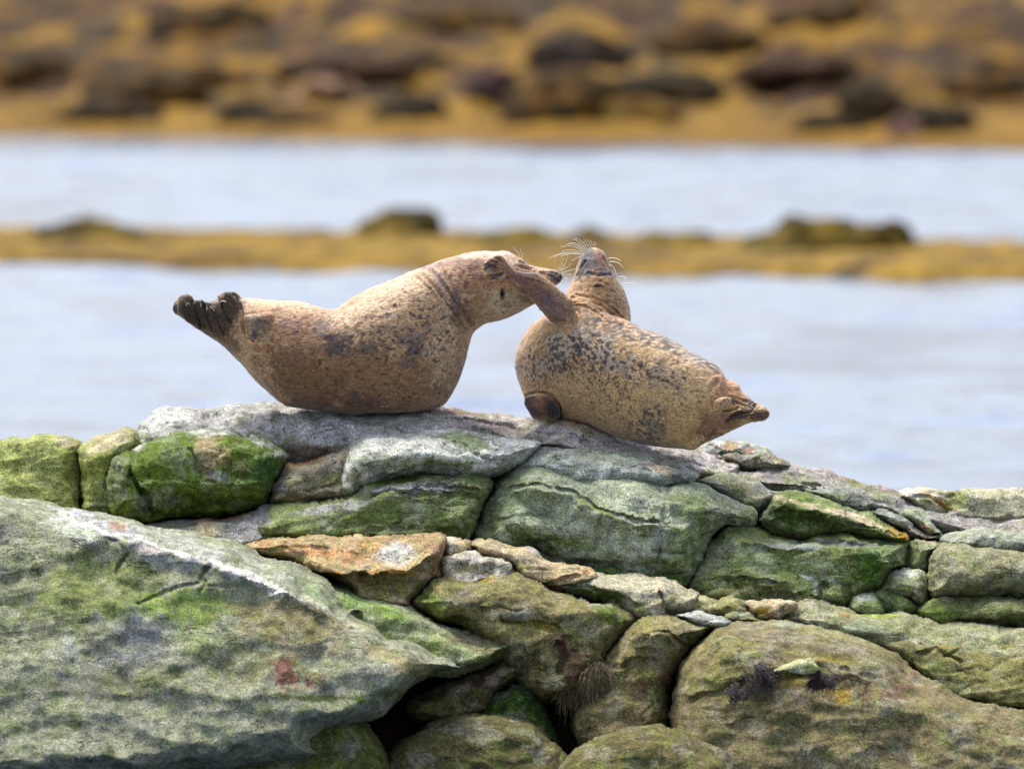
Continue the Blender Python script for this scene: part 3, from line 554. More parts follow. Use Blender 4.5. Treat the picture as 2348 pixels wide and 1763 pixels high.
R('rock', 'small tan rock behind the white lump at the tip of the flat slab', 'E 700,130 740,106 800,108 862,130 885,190 850,260 760,280 700,240', srgb(176, 160, 128), y=-0.68, T=.12, Rr=18, tilt=.6, blobs=[B('E', 740, 170, 40, 60, 0, WHT, .6)])
R('rock', 'rounded white lump right of the flat orange slab', 'E 665,430 662,330 680,250 740,225 800,215 850,192 910,198 970,235 1040,242 1120,250 1180,280 1208,330 1190,400 1000,440 800,460', srgb(188, 180, 164), y=-0.76, T=.2, Rr=20, tilt=.7, blobs=[B('E', 820, 320, 90, 40, 0, OLV, .8), B('E', 700, 380, 60, 60, 0, srgb(150, 140, 110), .7), B('E', 1080, 280, 60, 30, 20, OLV, .5), B('E', 1180, 330, 50, 20, 10, ORG, .6)])
R('rock', 'long tan rock sloping right from beside the white lump', 'E 870,150 900,125 1000,120 1170,160 1330,185 1420,245 1550,270 1700,300 1790,352 1800,420 1640,480 1440,470 1250,400 1180,300 1100,260 950,230', srgb(178, 160, 124), y=-0.7, T=.22, Rr=26, tilt=.9,
  blobs=[B('E', 1250, 320, 80, 50, 0, OLVY, .6), B('E', 1050, 215, 100, 16, 8, srgb(190, 120, 86), .6), B('E', 1300, 230, 180, 30, 15, srgb(190, 168, 126), .8), B('E', 1600, 370, 220, 16, -14, ORG, .7, .4), B('E', 1350, 200, 90, 20, 20, PALE, .7)], cr=[L('E 1440,430 1600,380 1780,350', 3, .02)])
R('rock', 'pale rock with dark green underside right of the long tan one', 'E 1440,450 1520,410 1640,385 1790,350 1950,372 2090,370 F 0,83 80,95 200,150 330,210 300,290 240,340 90,370 0,420 E 2080,720 1960,640 1800,580 1620,535', srgb(176, 170, 144), y=-0.76, T=.26, Rr=34, tilt=.7,
  blobs=[B('E', 1800, 510, 280, 50, 15, srgb(72, 88, 30), .95, .35), B('E', 2080, 610, 130, 60, 20, srgb(84, 90, 30), .9, .4), B('E', 1650, 410, 130, 24, -5, PALE, .9, .4), B('F', 130, 260, 90, 80, 20, srgb(110, 108, 54), .9, .35), B('F', 20, 200, 50, 90, 0, srgb(190, 166, 130), .7)], cr=[L('E 1460,460 1660,440 1900,500 2060,600', 4, .02), L('F 30,180 60,260 90,330', 4, .04)])
R('stone', 'small pale wedge stone between the pale rock and the yellow hollow', 'F 228,320 258,235 340,215 440,248 475,270 420,320 330,350', srgb(168, 162, 126), y=-0.82, T=.13, Rr=20, tilt=.6, blobs=[B('F', 300, 280, 50, 30, 0, OLVY, .5)])
R('stone', 'small arched stone with yellow brown underside in the right middle', 'F 385,310 465,257 560,234 640,245 685,290 690,330 600,350 470,350', srgb(150, 144, 100), y=-0.88, T=.14, Rr=22, tilt=.6, blobs=[B('F', 500, 300, 110, 20, -8, srgb(140, 112, 30), .8, .4), B('F', 560, 265, 90, 20, 0, OLV, .7)])
R('rock', 'tan rock with orange yellow hollow right of the arched stone', 'F 630,255 700,243 770,252 860,235 980,235 1030,270 960,350 860,400 760,400 690,340', srgb(186, 168, 134), y=-0.84, T=.18, Rr=26, tilt=.7, blobs=[B('F', 780, 320, 90, 40, 0, srgb(150, 116, 30), .95, .35), B('F', 690, 300, 40, 26, 30, srgb(200, 130, 96), .8)])
R('stone', 'little dark green stone tucked below the arched stone', 'F 498,350 560,312 600,308 670,314 730,345 780,378 720,410 560,410', srgb(120, 122, 84), y=-0.96, T=.12, Rr=20, tilt=.6, blobs=[B('F', 640, 325, 70, 14, 0, PALE, .6)])
R('rock', 'whitish smooth rock right above the tall split boulder', 'F 150,350 250,300 310,297 400,318 500,348 570,395 540,450 400,460 250,420', srgb(170, 172, 162), y=-0.98, T=.18, Rr=30, tilt=.7)
R('boulder', 'long grey green boulder at the lower right behind the front one', 'F 800,400 840,340 880,308 980,250 1090,214 1200,230 1370,290 1600,330 1780,320 1900,340 2100,400 2212,400 2500,470 2700,600 2700,900 2212,950 1900,780 1500,620 1000,500', srgb(146, 146, 112), y=-.72, T=.36, Rr=54, tilt=.7,
  blobs=[B('F', 1050, 260, 180, 50, 5, srgb(166, 162, 130), .8), B('F', 1600, 345, 180, 20, 3, srgb(150, 170, 70), .8, .4), B('F', 1400, 335, 60, 16, 0, srgb(206, 150, 100), .6), B('F', 1500, 440, 200, 60, 10, srgb(134, 146, 118), .8), B('F', 1350, 390, 110, 40, 0, OLV, .7), B('F', 1900, 450, 300, 50, 10, srgb(128, 130, 84), .7), B('F', 1050, 410, 260, 22, 0, srgb(150, 160, 140), .7)],
  cr=[L('F 1800,330 1950,380 2110,430', 3, .02), L('F 900,340 1100,310 1300,360', 3, .015)])
R('rock_slab', 'olive layered slab at the right edge above the front boulder', 'F 1540,520 1700,505 1840,505 2000,520 2212,520 2500,540 2700,700 2700,1100 2212,1000 2000,850 1800,700', srgb(126, 122, 74), y=-.88, T=.3, Rr=34, tilt=.7,
  blobs=[B('F', 2050, 545, 130, 16, 8, srgb(150, 122, 40), .7, .4), B('F', 1950, 640, 260, 50, 18, srgb(96, 98, 60), .7), B('F', 2080, 800, 160, 50, 25, srgb(60, 74, 30), .7), B('F', 1750, 510, 120, 14, 0, PGRN, .7)],
  cr=[L('F 1850,510 1900,545 2000,560 2212,520', 4, .035), L('F 1900,620 2050,600 2212,680', 4, .03), L('F 2100,640 2212,600', 3, .02)])
R('boulder', 'olive brown broad boulder with dark weed tufts in the lower middle', 'E 455,575 540,490 590,415 650,398 720,383 800,400 900,375 1000,358 1200,345 1330,400 1420,448 1640,525 1850,570 1980,602 2085,690 2040,760 1980,860 1900,960 1860,1060 1800,1200 1500,1300 1300,1250 900,800 650,720 560,650', srgb(126, 118, 78), y=-0.92, T=0.32, Rr=70, tilt=.5,
  blobs=[B('E', 600, 560, 130, 90, 20, srgb(108, 128, 60), .8), B('E', 780, 690, 170, 26, 0, srgb(66, 80, 22), .9, .3), B('E', 1000, 390, 90, 30, 8, srgb(144, 124, 44), .7), B('E', 800, 530, 140, 60, 0, srgb(108, 102, 86), .7), B('E', 1350, 600, 300, 80, 12, srgb(124, 114, 78), .7), B('E', 1900, 650, 150, 90, 40, srgb(80, 98, 32), .8, .4), B('E', 1850, 560, 200, 26, 15, srgb(150, 152, 110), .7), B('E', 1400, 740, 260, 26, 6, srgb(134, 124, 40), .7), B('E', 1300, 1050, 220, 140, 0, srgb(68, 62, 42), .8), B('E', 1650, 1000, 160, 130, 0, srgb(90, 60, 54), .8), B('E', 1540, 900, 60, 120, 0, srgb(100, 52, 52), .7), B('E', 1700, 800, 130, 130, 0, srgb(124, 120, 72), .6), B('E', 1150, 660, 160, 26, 3, srgb(112, 112, 112), .7)],
  cr=[L('E 960,610 1130,610 1250,630', 3, .02), L('E 1100,700 1300,730 1500,760 1600,820', 5, .03), L('E 1540,860 1560,960 1530,1060', 6, .04)])
R('rock', 'yellow green crusted rock right of the pointed lobe in the lower middle', 'E 860,770 940,755 1060,770 1200,765 1290,768 1380,798 1480,845 1535,925 1535,1010 1500,1120 1350,1180 1250,1000 1100,860', srgb(140, 138, 66), y=-.98, T=.24, Rr=34, tilt=.5,
  blobs=[B('E', 1100, 780, 180, 24, 3, srgb(132, 132, 110), .7), B('E', 980, 800, 60, 18, 8, srgb(116, 60, 54), .8), B('E', 1450, 880, 80, 60, 0, srgb(156, 150, 50), .8), B('E', 1430, 1060, 120, 60, 0, srgb(70, 74, 30), .8), B('E', 1300, 850, 80, 50, 0, srgb(150, 150, 86), .7)], rough=1.4)
R('stone', 'small reddish brown angular stone in the dark gap', 'E 1700,985 1760,915 1800,908 1850,935 1855,985 1810,1060 1740,1040', srgb(112, 76, 60), y=-1.08, T=.1, Rr=14, tilt=.4)
R('boulder', 'tall split olive boulder left of the front right boulder', 'E 1780,1060 1870,940 1950,830 2010,740 2070,695 2212,665 F 0,342 80,335 170,340 280,368 440,408 445,430 390,500 310,560 268,585 215,650 185,720 150,800 120,900 110,1100 60,1500 -300,1500 E 1600,1500 1700,1200', srgb(124, 114, 78), y=-1.0, T=.36, Rr=50, tilt=.35,
  blobs=[B('F', 300, 480, 130, 60, -20, srgb(76, 84, 28), .9, .35), B('F', 100, 400, 260, 50, 6, srgb(140, 132, 86), .8), B('E', 2120, 750, 120, 50, -10, srgb(134, 128, 74), .7), B('E', 2150, 1080, 100, 60, 0, srgb(140, 136, 56), .6), B('E', 2100, 1180, 90, 40, 0, srgb(118, 66, 62), .6), B('F', 80, 850, 60, 110, 0, MARN, .8), B('F', 30, 900, 90, 90, 0, srgb(96, 110, 44), .6), B('F', 30, 560, 160, 60, 0, srgb(112, 104, 88), .6)],
  cr=[L('E 2060,800 F 0,448 120,468 185,535 270,585', 5, .045), L('E 1900,1040 2050,1010 2212,1000', 4, .02)], le=[L('F 270,570 190,520 120,455 0,438 -120,470', 24, .05)])
R('boulder', 'huge olive brown boulder filling the bottom right corner', 'F 95,1500 112,980 132,850 185,700 240,605 300,552 390,495 450,420 560,388 700,378 900,380 1100,415 1300,455 1450,488 1600,555 1780,645 1900,735 2080,828 2212,920 2450,1100 2700,1500 2700,1900 100,1900', srgb(122, 112, 78), y=-1.28, T=.5, Rr=95, tilt=.6,
  blobs=[B('F', 500, 560, 260, 100, -15, srgb(132, 126, 76), .8), B('F', 1000, 520, 420, 60, 8, srgb(130, 120, 104), .7), B('F', 950, 410, 160, 24, 5, srgb(160, 162, 140), .8), B('F', 1300, 480, 250, 30, 10, srgb(146, 146, 98), .8), B('F', 1250, 660, 260, 24, 10, srgb(144, 126, 44), .7), B('F', 700, 630, 200, 40, -15, srgb(112, 116, 62), .7), B('F', 1900, 800, 220, 60, 32, srgb(134, 116, 84), .7), B('F', 1700, 900, 200, 80, 0, srgb(96, 60, 58), .6), B('F', 1350, 930, 130, 70, 20, srgb(160, 132, 36), .8, .4),
         B('F', 450, 820, 250, 120, -20, srgb(110, 108, 62), .8), B('F', 800, 900, 220, 80, 0, srgb(84, 78, 50), .7), B('F', 980, 810, 130, 50, 0, srgb(134, 112, 40), .6), B('F', 1000, 970, 300, 70, 0, srgb(70, 62, 48), .7), B('F', 1250, 800, 120, 60, 0, srgb(80, 56, 46), .7), B('F', 1020, 770, 60, 22, 0, srgb(120, 44, 36), .6)],
  cr=[L('F 250,960 450,900 650,830 830,800', 5, .025), L('F 850,770 1000,790 1180,770', 7, .05), L('F 1350,740 1500,760 1650,800', 5, .02)],
  le=[L('F 1500,760 1300,690 1180,670 1000,670 860,730 700,760', 24, .035)], rough=0.7, prof=2.0)
R('stone', 'whitish green crusted knob on the front right boulder', 'F 862,745 890,712 940,700 1000,700 1060,680 1110,670 1150,690 1185,712 1160,745 1080,765 1000,760 930,755', srgb(186, 188, 140), y=-1.78, T=.06, Rr=11, tilt=.3, blobs=[B('F', 1120, 730, 60, 26, 0, srgb(150, 156, 70), .8), B('F', 950, 740, 30, 20, 0, OLV, .6)], rough=.8, step=2.5, jit=8)
# --- front left
R('rock', 'green rounded lobe pointing right below the flat orange slab', 'D 1900,620 2000,603 2100,612 2212,640 E 20,455 120,520 190,530 360,540 450,570 560,650 640,700 760,740 900,780 1050,818 1180,840 1208,880 1160,950 1060,1020 900,1075 700,1120 400,1050 0,980 -300,800', srgb(138, 148, 104), y=-.98, T=.28, Rr=44, tilt=.8,
  blobs=[B('E', 60, 560, 100, 60, 30, srgb(118, 150, 84), .8), B('E', 280, 640, 200, 60, 15, srgb(116, 144, 62), .8), B('E', 330, 560, 220, 34, 10, PGRN, .8), B('E', 620, 740, 200, 60, 20, srgb(150, 150, 124), .7), B('E', 550, 880, 220, 60, 15, srgb(86, 96, 50), .7), B('E', 900, 860, 200, 60, 10, srgb(130, 116, 90), .8), B('E', 1000, 990, 180, 50, -25, srgb(90, 92, 44), .9, .35)],
  le=[L('E 850,1060 1000,990 1120,920 1195,860', 20, .04)])
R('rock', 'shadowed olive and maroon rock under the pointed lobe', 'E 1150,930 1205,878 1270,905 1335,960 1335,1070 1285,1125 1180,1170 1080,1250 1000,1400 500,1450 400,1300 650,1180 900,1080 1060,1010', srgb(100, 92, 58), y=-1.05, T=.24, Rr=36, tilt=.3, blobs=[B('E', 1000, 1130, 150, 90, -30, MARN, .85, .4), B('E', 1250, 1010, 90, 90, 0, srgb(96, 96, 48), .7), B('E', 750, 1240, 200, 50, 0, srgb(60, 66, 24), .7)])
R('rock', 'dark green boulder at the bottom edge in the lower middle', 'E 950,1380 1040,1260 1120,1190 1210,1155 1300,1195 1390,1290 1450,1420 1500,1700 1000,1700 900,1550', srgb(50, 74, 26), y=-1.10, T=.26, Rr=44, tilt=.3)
R('boulder', 'huge green grey boulder with a white vein filling the bottom left', 'D -800,-170 -400,-80 33,33 180,68 330,90 440,108 550,130 640,160 800,195 960,214 1100,255 1250,280 1345,325 1400,368 1450,404 1650,434 1800,500 1930,580 2020,690 2060,770 2212,800 E 30,650 100,700 240,790 300,822 420,830 500,872 620,942 720,970 812,1030 780,1055 600,1105 470,1190 380,1280 250,1400 D 2100,1620 1850,1720 1600,1900 -800,1900', srgb(140, 142, 116), y=-1.22, T=0.5, Rr=62, tilt=.85,
  blobs=[B('D', 250, 620, 520, 330, 0, srgb(122, 132, 72), .8), B('D', 900, 760, 420, 130, -5, srgb(116, 140, 56), .85, .5), B('D', 1050, 980, 220, 140, 0, srgb(112, 130, 60), .6), B('D', 550, 1030, 330, 190, -20, srgb(128, 130, 128), .85, .6), B('D', 1650, 900, 430, 220, 15, srgb(130, 120, 82), .9, .5), B('D', 1400, 1200, 360, 150, 0, srgb(122, 122, 76), .7), B('D', 200, 1330, 500, 120, 0, srgb(100, 100, 88), .8), B('D', 600, 1300, 300, 120, 0, srgb(112, 112, 72), .6),
         B('D', 1600, 1230, 110, 90, -30, srgb(120, 72, 66), .8, .7), B('D', 1830, 1290, 90, 60, 0, srgb(112, 68, 62), .6, .8), B('D', 100, 200, 260, 90, 20, srgb(180, 186, 168), .85), B('D', 300, 160, 420, 60, 17, srgb(186, 182, 190), .8), B('D', 900, 290, 520, 70, 16, srgb(170, 172, 162), .85), B('D', 1500, 500, 420, 80, 25, srgb(164, 168, 150), .85), B('D', 1820, 640, 260, 60, 33, srgb(150, 172, 120), .8), B('D', 850, 440, 330, 60, 15, srgb(156, 158, 154), .8),
         B('D', 400, 170, 80, 24, 10, srgb(176, 130, 90), .7, .6), B('D', 600, 345, 130, 24, 10, srgb(210, 190, 180), .8), B('D', 820, 350, 400, 26, 21, WHT, 1.0, .25), B('D', 1250, 510, 380, 40, 25, WHT, 1.0, .3), B('D', 1500, 600, 230, 46, 22, WHT, 1.0, .3), B('D', 250, 190, 330, 26, 22, WHT, .8, .5), B('D', 1850, 730, 260, 22, 28, srgb(200, 196, 176), .8, .5), B('D', 2150, 890, 160, 26, 30, srgb(190, 184, 150), .7, .5),
         B('D', 380, 280, 60, 26, 25, srgb(120, 122, 128), .9, .3), B('D', 1060, 490, 50, 40, -40, srgb(84, 90, 84), .9, .3), B('E', 300, 960, 260, 50, 22, srgb(150, 140, 100), .7), B('E', 500, 1060, 200, 60, 15, srgb(144, 128, 86), .7), B('D', 1800, 1420, 500, 36, 0, srgb(54, 66, 24), .9, .5), B('E', 200, 1260, 260, 50, -5, srgb(66, 84, 30), .9, .4), B('E', 650, 1090, 110, 40, -25, srgb(84, 90, 30), .8, .4), B('D', 60, 1100, 60, 200, 0, srgb(150, 156, 148), .6)],
  cr=[L('D 560,735 800,640 950,600 1050,562 1040,600 1000,650', 3, .022), L('D 1050,600 1220,600 1400,640 1560,640', 3, .014), L('D 1090,450 1040,500 1010,550', 5, .028), L('D 1330,420 1290,450 1270,490', 3, .02), L('D 700,225 680,270', 3, .03), L('D 480,390 430,460 390,520', 4, .02), L('D 330,250 430,320 440,330', 6, .015), L('D 500,240 530,280', 4, .02), L('D 1350,430 1500,490 1650,540', 3, .015), L('E 0,690 100,760 240,860 350,960', 4, .02), L('E 300,830 420,900 600,1010', 4, .02)],
  le=[L('D 1620,640 1400,560 1100,440 800,345 560,275 450,290', 18, .035), L('D 2000,850 1700,680 1550,640', 20, .035)], rough=0.45, prof=1.8)
# --- off the photograph's lower edge
for (lab, poly, c, yy) in [
    ('dark olive boulder in the bottom left corner below the huge one', 'O -300,1740 -100,1660 120,1640 330,1680 420,1800 400,2000 -300,2000', OLV, -1.62),
    ('dark mossy boulder at the bottom edge left of centre', 'O 400,1760 470,1640 640,1600 800,1615 900,1760 920,2000 400,2000', srgb(84, 88, 44), -1.55),
    ('dark brown boulder at the bottom edge in the centre', 'O 880,1760 960,1670 1090,1640 1230,1670 1330,1790 1330,2000 880,2000', srgb(92, 86, 54), -1.5),
    ('low olive boulder at the bottom edge right of centre', 'O 1280,1780 1370,1690 1500,1665 1620,1700 1700,1790 1700,2000 1280,2000', srgb(100, 94, 56), -1.85)]:
    R('boulder', lab, poly, c, y=yy, T=.3, Rr=60, tilt=.5)

def widen(p):
    p = p.copy(); m = p[:, 0] > 2201; p[m, 0] = 2201 + (p[m, 0] - 2201) * 2.6
    m = p[:, 0] < 120; p[m, 0] = 120 + (p[m, 0] - 120) * 1.6
    return p
def grow(p, d):
    t = np.roll(p, -1, 0) - np.roll(p, 1, 0); n = np.column_stack([t[:, 1], -t[:, 0]]); n /= np.linalg.norm(n, axis=1)[:, None] + 1e-9
    a = (p[:, 0] * np.roll(p[:, 1], -1) - np.roll(p[:, 0], -1) * p[:, 1]).sum()
    return p + n * d * (1 if a > 0 else -1)
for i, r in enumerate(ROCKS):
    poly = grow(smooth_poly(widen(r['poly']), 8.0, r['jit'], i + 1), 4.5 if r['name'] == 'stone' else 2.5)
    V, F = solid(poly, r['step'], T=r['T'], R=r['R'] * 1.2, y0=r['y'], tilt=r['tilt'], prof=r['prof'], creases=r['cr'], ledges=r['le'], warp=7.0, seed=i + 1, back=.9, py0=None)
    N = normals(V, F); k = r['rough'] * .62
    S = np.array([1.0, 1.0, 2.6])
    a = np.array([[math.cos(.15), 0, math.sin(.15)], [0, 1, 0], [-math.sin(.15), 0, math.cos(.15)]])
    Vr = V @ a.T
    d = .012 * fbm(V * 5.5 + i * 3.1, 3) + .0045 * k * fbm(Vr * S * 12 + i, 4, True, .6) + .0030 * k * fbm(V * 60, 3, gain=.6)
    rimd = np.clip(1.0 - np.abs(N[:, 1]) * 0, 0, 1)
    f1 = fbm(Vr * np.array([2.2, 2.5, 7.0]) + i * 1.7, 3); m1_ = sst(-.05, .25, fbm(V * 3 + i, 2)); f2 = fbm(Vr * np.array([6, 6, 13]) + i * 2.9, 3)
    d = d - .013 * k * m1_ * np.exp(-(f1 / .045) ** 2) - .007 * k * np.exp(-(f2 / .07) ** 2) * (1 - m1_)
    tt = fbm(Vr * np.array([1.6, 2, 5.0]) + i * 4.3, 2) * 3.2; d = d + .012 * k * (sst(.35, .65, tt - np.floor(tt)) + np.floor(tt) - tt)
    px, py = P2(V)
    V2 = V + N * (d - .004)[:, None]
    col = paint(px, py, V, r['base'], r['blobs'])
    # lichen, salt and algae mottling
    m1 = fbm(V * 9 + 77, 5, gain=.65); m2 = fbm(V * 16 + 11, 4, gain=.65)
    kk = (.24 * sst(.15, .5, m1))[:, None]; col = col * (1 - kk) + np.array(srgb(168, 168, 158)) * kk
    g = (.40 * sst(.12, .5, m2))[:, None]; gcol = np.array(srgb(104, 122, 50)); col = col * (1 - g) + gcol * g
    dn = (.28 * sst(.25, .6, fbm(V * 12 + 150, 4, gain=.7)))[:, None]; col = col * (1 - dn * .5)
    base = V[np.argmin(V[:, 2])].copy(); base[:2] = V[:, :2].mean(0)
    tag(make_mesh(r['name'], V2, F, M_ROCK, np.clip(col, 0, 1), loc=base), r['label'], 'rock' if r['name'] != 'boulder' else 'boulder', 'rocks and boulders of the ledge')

# core of the ledge that the boulders lie on
def crest_z(X):
    xs = W(np.array([-300, 150, 500, 900, 1300, 1600, 1900, 2200, 2600]), np.array([1060, 1030, 960, 970, 980, 1040, 1110, 1180, 1260]), .2)
    return np.interp(X, xs[:, 0], xs[:, 2])
def core_z(X, Y):
    zc = crest_z(X) - .10
    q = np.column_stack([X.ravel() * 2, Y.ravel() * 2, 0 * X.ravel()]); n = fbm(q, 4).reshape(X.shape)
    f = np.interp(Y, [-3.2, -1.7, -1.15, -.6, -.1, .25, .7, 1.4, 2.6], [-.8, -.35, .12, .5, .86, 1.0, .97, .6, -.5])
    lat = 1 - sst(2.1, 4.5, np.abs(X)); r = np.where(f > 0, f * zc, f)
    return r * lat - .5 * (1 - lat) + n * .05
V, F = sheet(np.linspace(-5.5, 5.5, 240), np.linspace(-3.2, 2.6, 150), core_z)
q = fbm(V * 4, 4); k = sst(-.2, .3, q)[:, None]; col = srgb(84, 74, 56) * (1 - k) + srgb(62, 68, 38) * k
k = sst(.1, .4, fbm(V * 3 + 9, 3))[:, None]; col = col * (1 - k) + MARN * k
tag(make_mesh('bedrock', V, F, M_ROCK, col), kind='structure')

# ------------------------------------------------------------------ weed tufts
def tuft(label, f, x, y, rx, ry, Y, n, mat, ln=.05, droop=1.0):
    o = FR[f]; c = W(o[0] + x / o[2], o[1] + y / o[2], Y); sx, sz = rx / o[2] / 620, ry / o[2] / 620
    Vs, Fs = [], []
    for i in range(n):
        if i % 26 == 0:
            a = random.uniform(0, 6.28); r = random.random(); cc = (math.cos(a) * r, math.sin(a) * r)
        a = random.uniform(0, 6.28); r = math.sqrt(random.random()) * .35
        p = c + np.array([(cc[0] + math.cos(a) * r) * sx * 1.2, random.uniform(.0, .05), (cc[1] + math.sin(a) * r) * sz * 1.1])
        d = np.array([random.uniform(-1, 1), -random.uniform(.3, 1), random.uniform(-.4, .9)]); d /= np.linalg.norm(d)
        l = ln * random.uniform(.5, 1.2); rad = random.uniform(.0012, .0024)
        prev = None
        for s in range(6):
            t = s / 5; q = p + d * l * t * .7 + np.array([0, 0, -1]) * l * .8 * t * t * droop + np.array([math.sin(t * 7 + i), 0, math.cos(t * 5 + i)]) * .004
            rr = rad * (1 - .6 * t); b = len(Vs)
            for k in range(3):
                an = k * 2.094 + i; Vs.append(q + np.array([math.cos(an) * rr, math.sin(an) * rr * .6, math.sin(an) * rr]))
            if s:
                for k in range(3): Fs.append((b - 3 + k, b - 3 + (k + 1) % 3, b + (k + 1) % 3, b + k))
    return tag(make_mesh('seaweed_tuft', np.array(Vs), np.array(Fs), mat, loc=c), label, 'seaweed', 'dark seaweed tufts on the lower rocks')
tuft('dark tuft of weed on the left of the broad olive boulder', 'E', 1035, 705, 75, 28, -1.21, 260, M_WEED, .022)
tuft('dark tuft of weed beside the yellow green crust', 'E', 1220, 740, 100, 30, -1.19, 300, M_WEED, .022)
tuft('feathery dark weed tuft on the right of the yellow green crust', 'E', 1440, 810, 90, 40, -1.18, 320, M_WEED, .028)
tuft('largest brown hanging weed bunch in the dark gap', 'E', 1800, 1120, 120, 80, -1.32, 700, M_WEEDO, .07, 1.3)
tuft('narrow olive weed bunch hanging left of the largest one', 'E', 1590, 1180, 60, 80, -1.28, 400, M_WEEDO, .07, 1.3)
tuft('dark curly weed left of the whitish knob on the front boulder', 'F', 780, 800, 90, 80, -1.81, 520, M_WEED, .028)
tuft('dark curly weed right of the whitish knob on the front boulder', 'F', 1210, 830, 100, 60, -1.82, 520, M_WEED, .028)
tuft('small dark weed tuft low on the left of the front boulder', 'F', 590, 910, 60, 50, -1.82, 260, M_WEED, .025)

# ------------------------------------------------------------------ seals
def remeshed(parts, voxel):
    me = bpy.data.meshes.new('tmp'); Vs, Fs, n = [], [], 0
    for V, F in parts: Vs.append(V); Fs.append(F + n); n += len(V)
    V = np.concatenate(Vs); F = np.concatenate(Fs)
    o = make_mesh('tmp', V, F, M_FUR); md = o.modifiers.new('r', 'REMESH'); md.mode = 'VOXEL'; md.voxel_size = voxel; md.adaptivity = 0
    dg = bpy.context.evaluated_depsgraph_get(); ev = o.evaluated_get(dg); m = ev.to_mesh()
    V = np.empty(len(m.vertices) * 3); m.vertices.foreach_get('co', V); V = V.reshape(-1, 3)
    F = np.empty(len(m.loops), np.int32); m.loops.foreach_get('vertex_index', F); F = F.reshape(-1, 4)
    ev.to_mesh_clear(); bpy.data.objects.remove(o)
    return V, F
def relax(V, F, it, lam=.5):
    E = np.concatenate([F[:, [0, 1]], F[:, [1, 2]], F[:, [2, 3]], F[:, [3, 0]]])
    deg = np.bincount(E[:, 0], minlength=len(V)) + np.bincount(E[:, 1], minlength=len(V)) + 1e-9
    for _ in range(it):
        S = np.zeros_like(V)
        for k in range(3): S[:, k] = np.bincount(E[:, 0], V[E[:, 1], k], len(V)) + np.bincount(E[:, 1], V[E[:, 0], k], len(V))
        V = V + lam * (S / deg[:, None] - V)
    return V
def carve(V, F, creases, px, py):
    N = normals(V, F); d = np.zeros(len(V)); front = sst(.0, .35, -N[:, 1])
    for pl, wd, am in creases:
        x0, y0 = pl.min(0) - 4 * wd - 4; x1, y1 = pl.max(0) + 4 * wd + 4
        m = (px > x0) & (px < x1) & (py > y0) & (py < y1)
        if not m.any(): continue
        dd = seg_dist(px[m], py[m], pl, False)[0]
        d[m] += am * (np.exp(-(dd / wd) ** 2) - .35 * np.exp(-((dd - 2.1 * wd) / wd) ** 2))
    return V - N * (d * front)[:, None]
def seal_layer(s, y0, k=1.0, shear=0., tilt=0., step=3.0, px0=None, py0=None, back=1.0):
    return solid(smooth_poly(pts(s), 5.0), step, y0=y0, k=k, shear=shear, tilt=tilt, px0=px0, py0=py0, back=back)
def finish_seal(name, label, parts, base, blobs, cr, spots, voxel=.0036, relax_it=6):
    V, F = remeshed(parts, voxel); V = relax(V, F, relax_it)
    px, py = P2(V); V = carve(V, F, cr, px, py); V = relax(V, F, 1, .4)
    N = normals(V, F); V = V + N * (.004 * fbm(V * 9, 3) + .0012 * fbm(V * 60, 2))[:, None]
    col = paint(px, py, V, base, blobs, 1.5)
    for (bx, by, rx, ry, ang, c, dens, sc, stretch) in spots:      # clusters of dark spots
        ca, sa = math.cos(math.radians(ang)), math.sin(math.radians(ang))
        u = ((px - bx) * ca + (py - by) * sa) / rx; v = (-(px - bx) * sa + (py - by) * ca) / ry
        reg = 1 - sst(.6, 1.1, np.sqrt(u * u + v * v) + .4 * fbm(V * 7 + bx, 3))
        Q = V.copy(); X = Q[:, 0] * math.cos(.35) - Q[:, 2] * math.sin(.35); Z = Q[:, 0] * math.sin(.35) + Q[:, 2] * math.cos(.35)
        Q = np.column_stack([X / stretch, Q[:, 1], Z]) * sc
        n = fbm(Q + by, 2, gain=.5); sp_ = reg * sst(.50 - dens, .72 - dens, n)
        col = col * (1 - .88 * sp_[:, None]) + np.asarray(c) * .88 * sp_[:, None]
    root = bpy.data.objects.new(name, None); C.collection.objects.link(root); root.location = (V[:, 0].mean(), V[:, 1].mean(), V[:, 2].min())
    tag(root, label, 'seal', 'seals lying on the rock')
    make_mesh('body', V, F, M_FUR, np.clip(col * np.array([1.03, .98, .90]), 0, 1), parent=root, loc=np.array(root.location))
    return root, V, px, py
def tube(path, r0, r1, n=5, seg=10):
    path = np.asarray(path, float); k = len(path); t = np.linspace(0, k - 1, seg)
    P = []
    for u in t:      # catmull-rom
        i = min(int(u), k - 2); f = u - i; a = path[max(i - 1, 0)]; b = path[i]; c = path[i + 1]; d = path[min(i + 2, k - 1)]
        P.append(.5 * (2 * b + (c - a) * f + (2 * a - 5 * b + 4 * c - d) * f * f + (3 * b - a - 3 * c + d) * f ** 3))
    P = np.array(P); Vs, Fs = [], []
    for s in range(seg):
        tg = P[min(s + 1, seg - 1)] - P[max(s - 1, 0)]; tg /= np.linalg.norm(tg) + 1e-9
        a = np.cross(tg, [0.1, 1, .2]); a /= np.linalg.norm(a); b = np.cross(tg, a); r = r0 + (r1 - r0) * s / (seg - 1)
        for q in range(n):
            an = 2 * math.pi * q / n; Vs.append(P[s] + r * (a * math.cos(an) + b * math.sin(an)))
        if s: 
            for q in range(n): Fs.append((s * n - n + q, s * n - n + (q + 1) % n, s * n + (q + 1) % n, s * n + q))
    Vs.append(P[-1]); e = len(Vs) - 1
    for q in range(n): Fs.append(((seg - 1) * n + q, (seg - 1) * n + (q + 1) % n, e))
    Fs.append(tuple(range(n))[::-1])
    return np.array(Vs), Fs
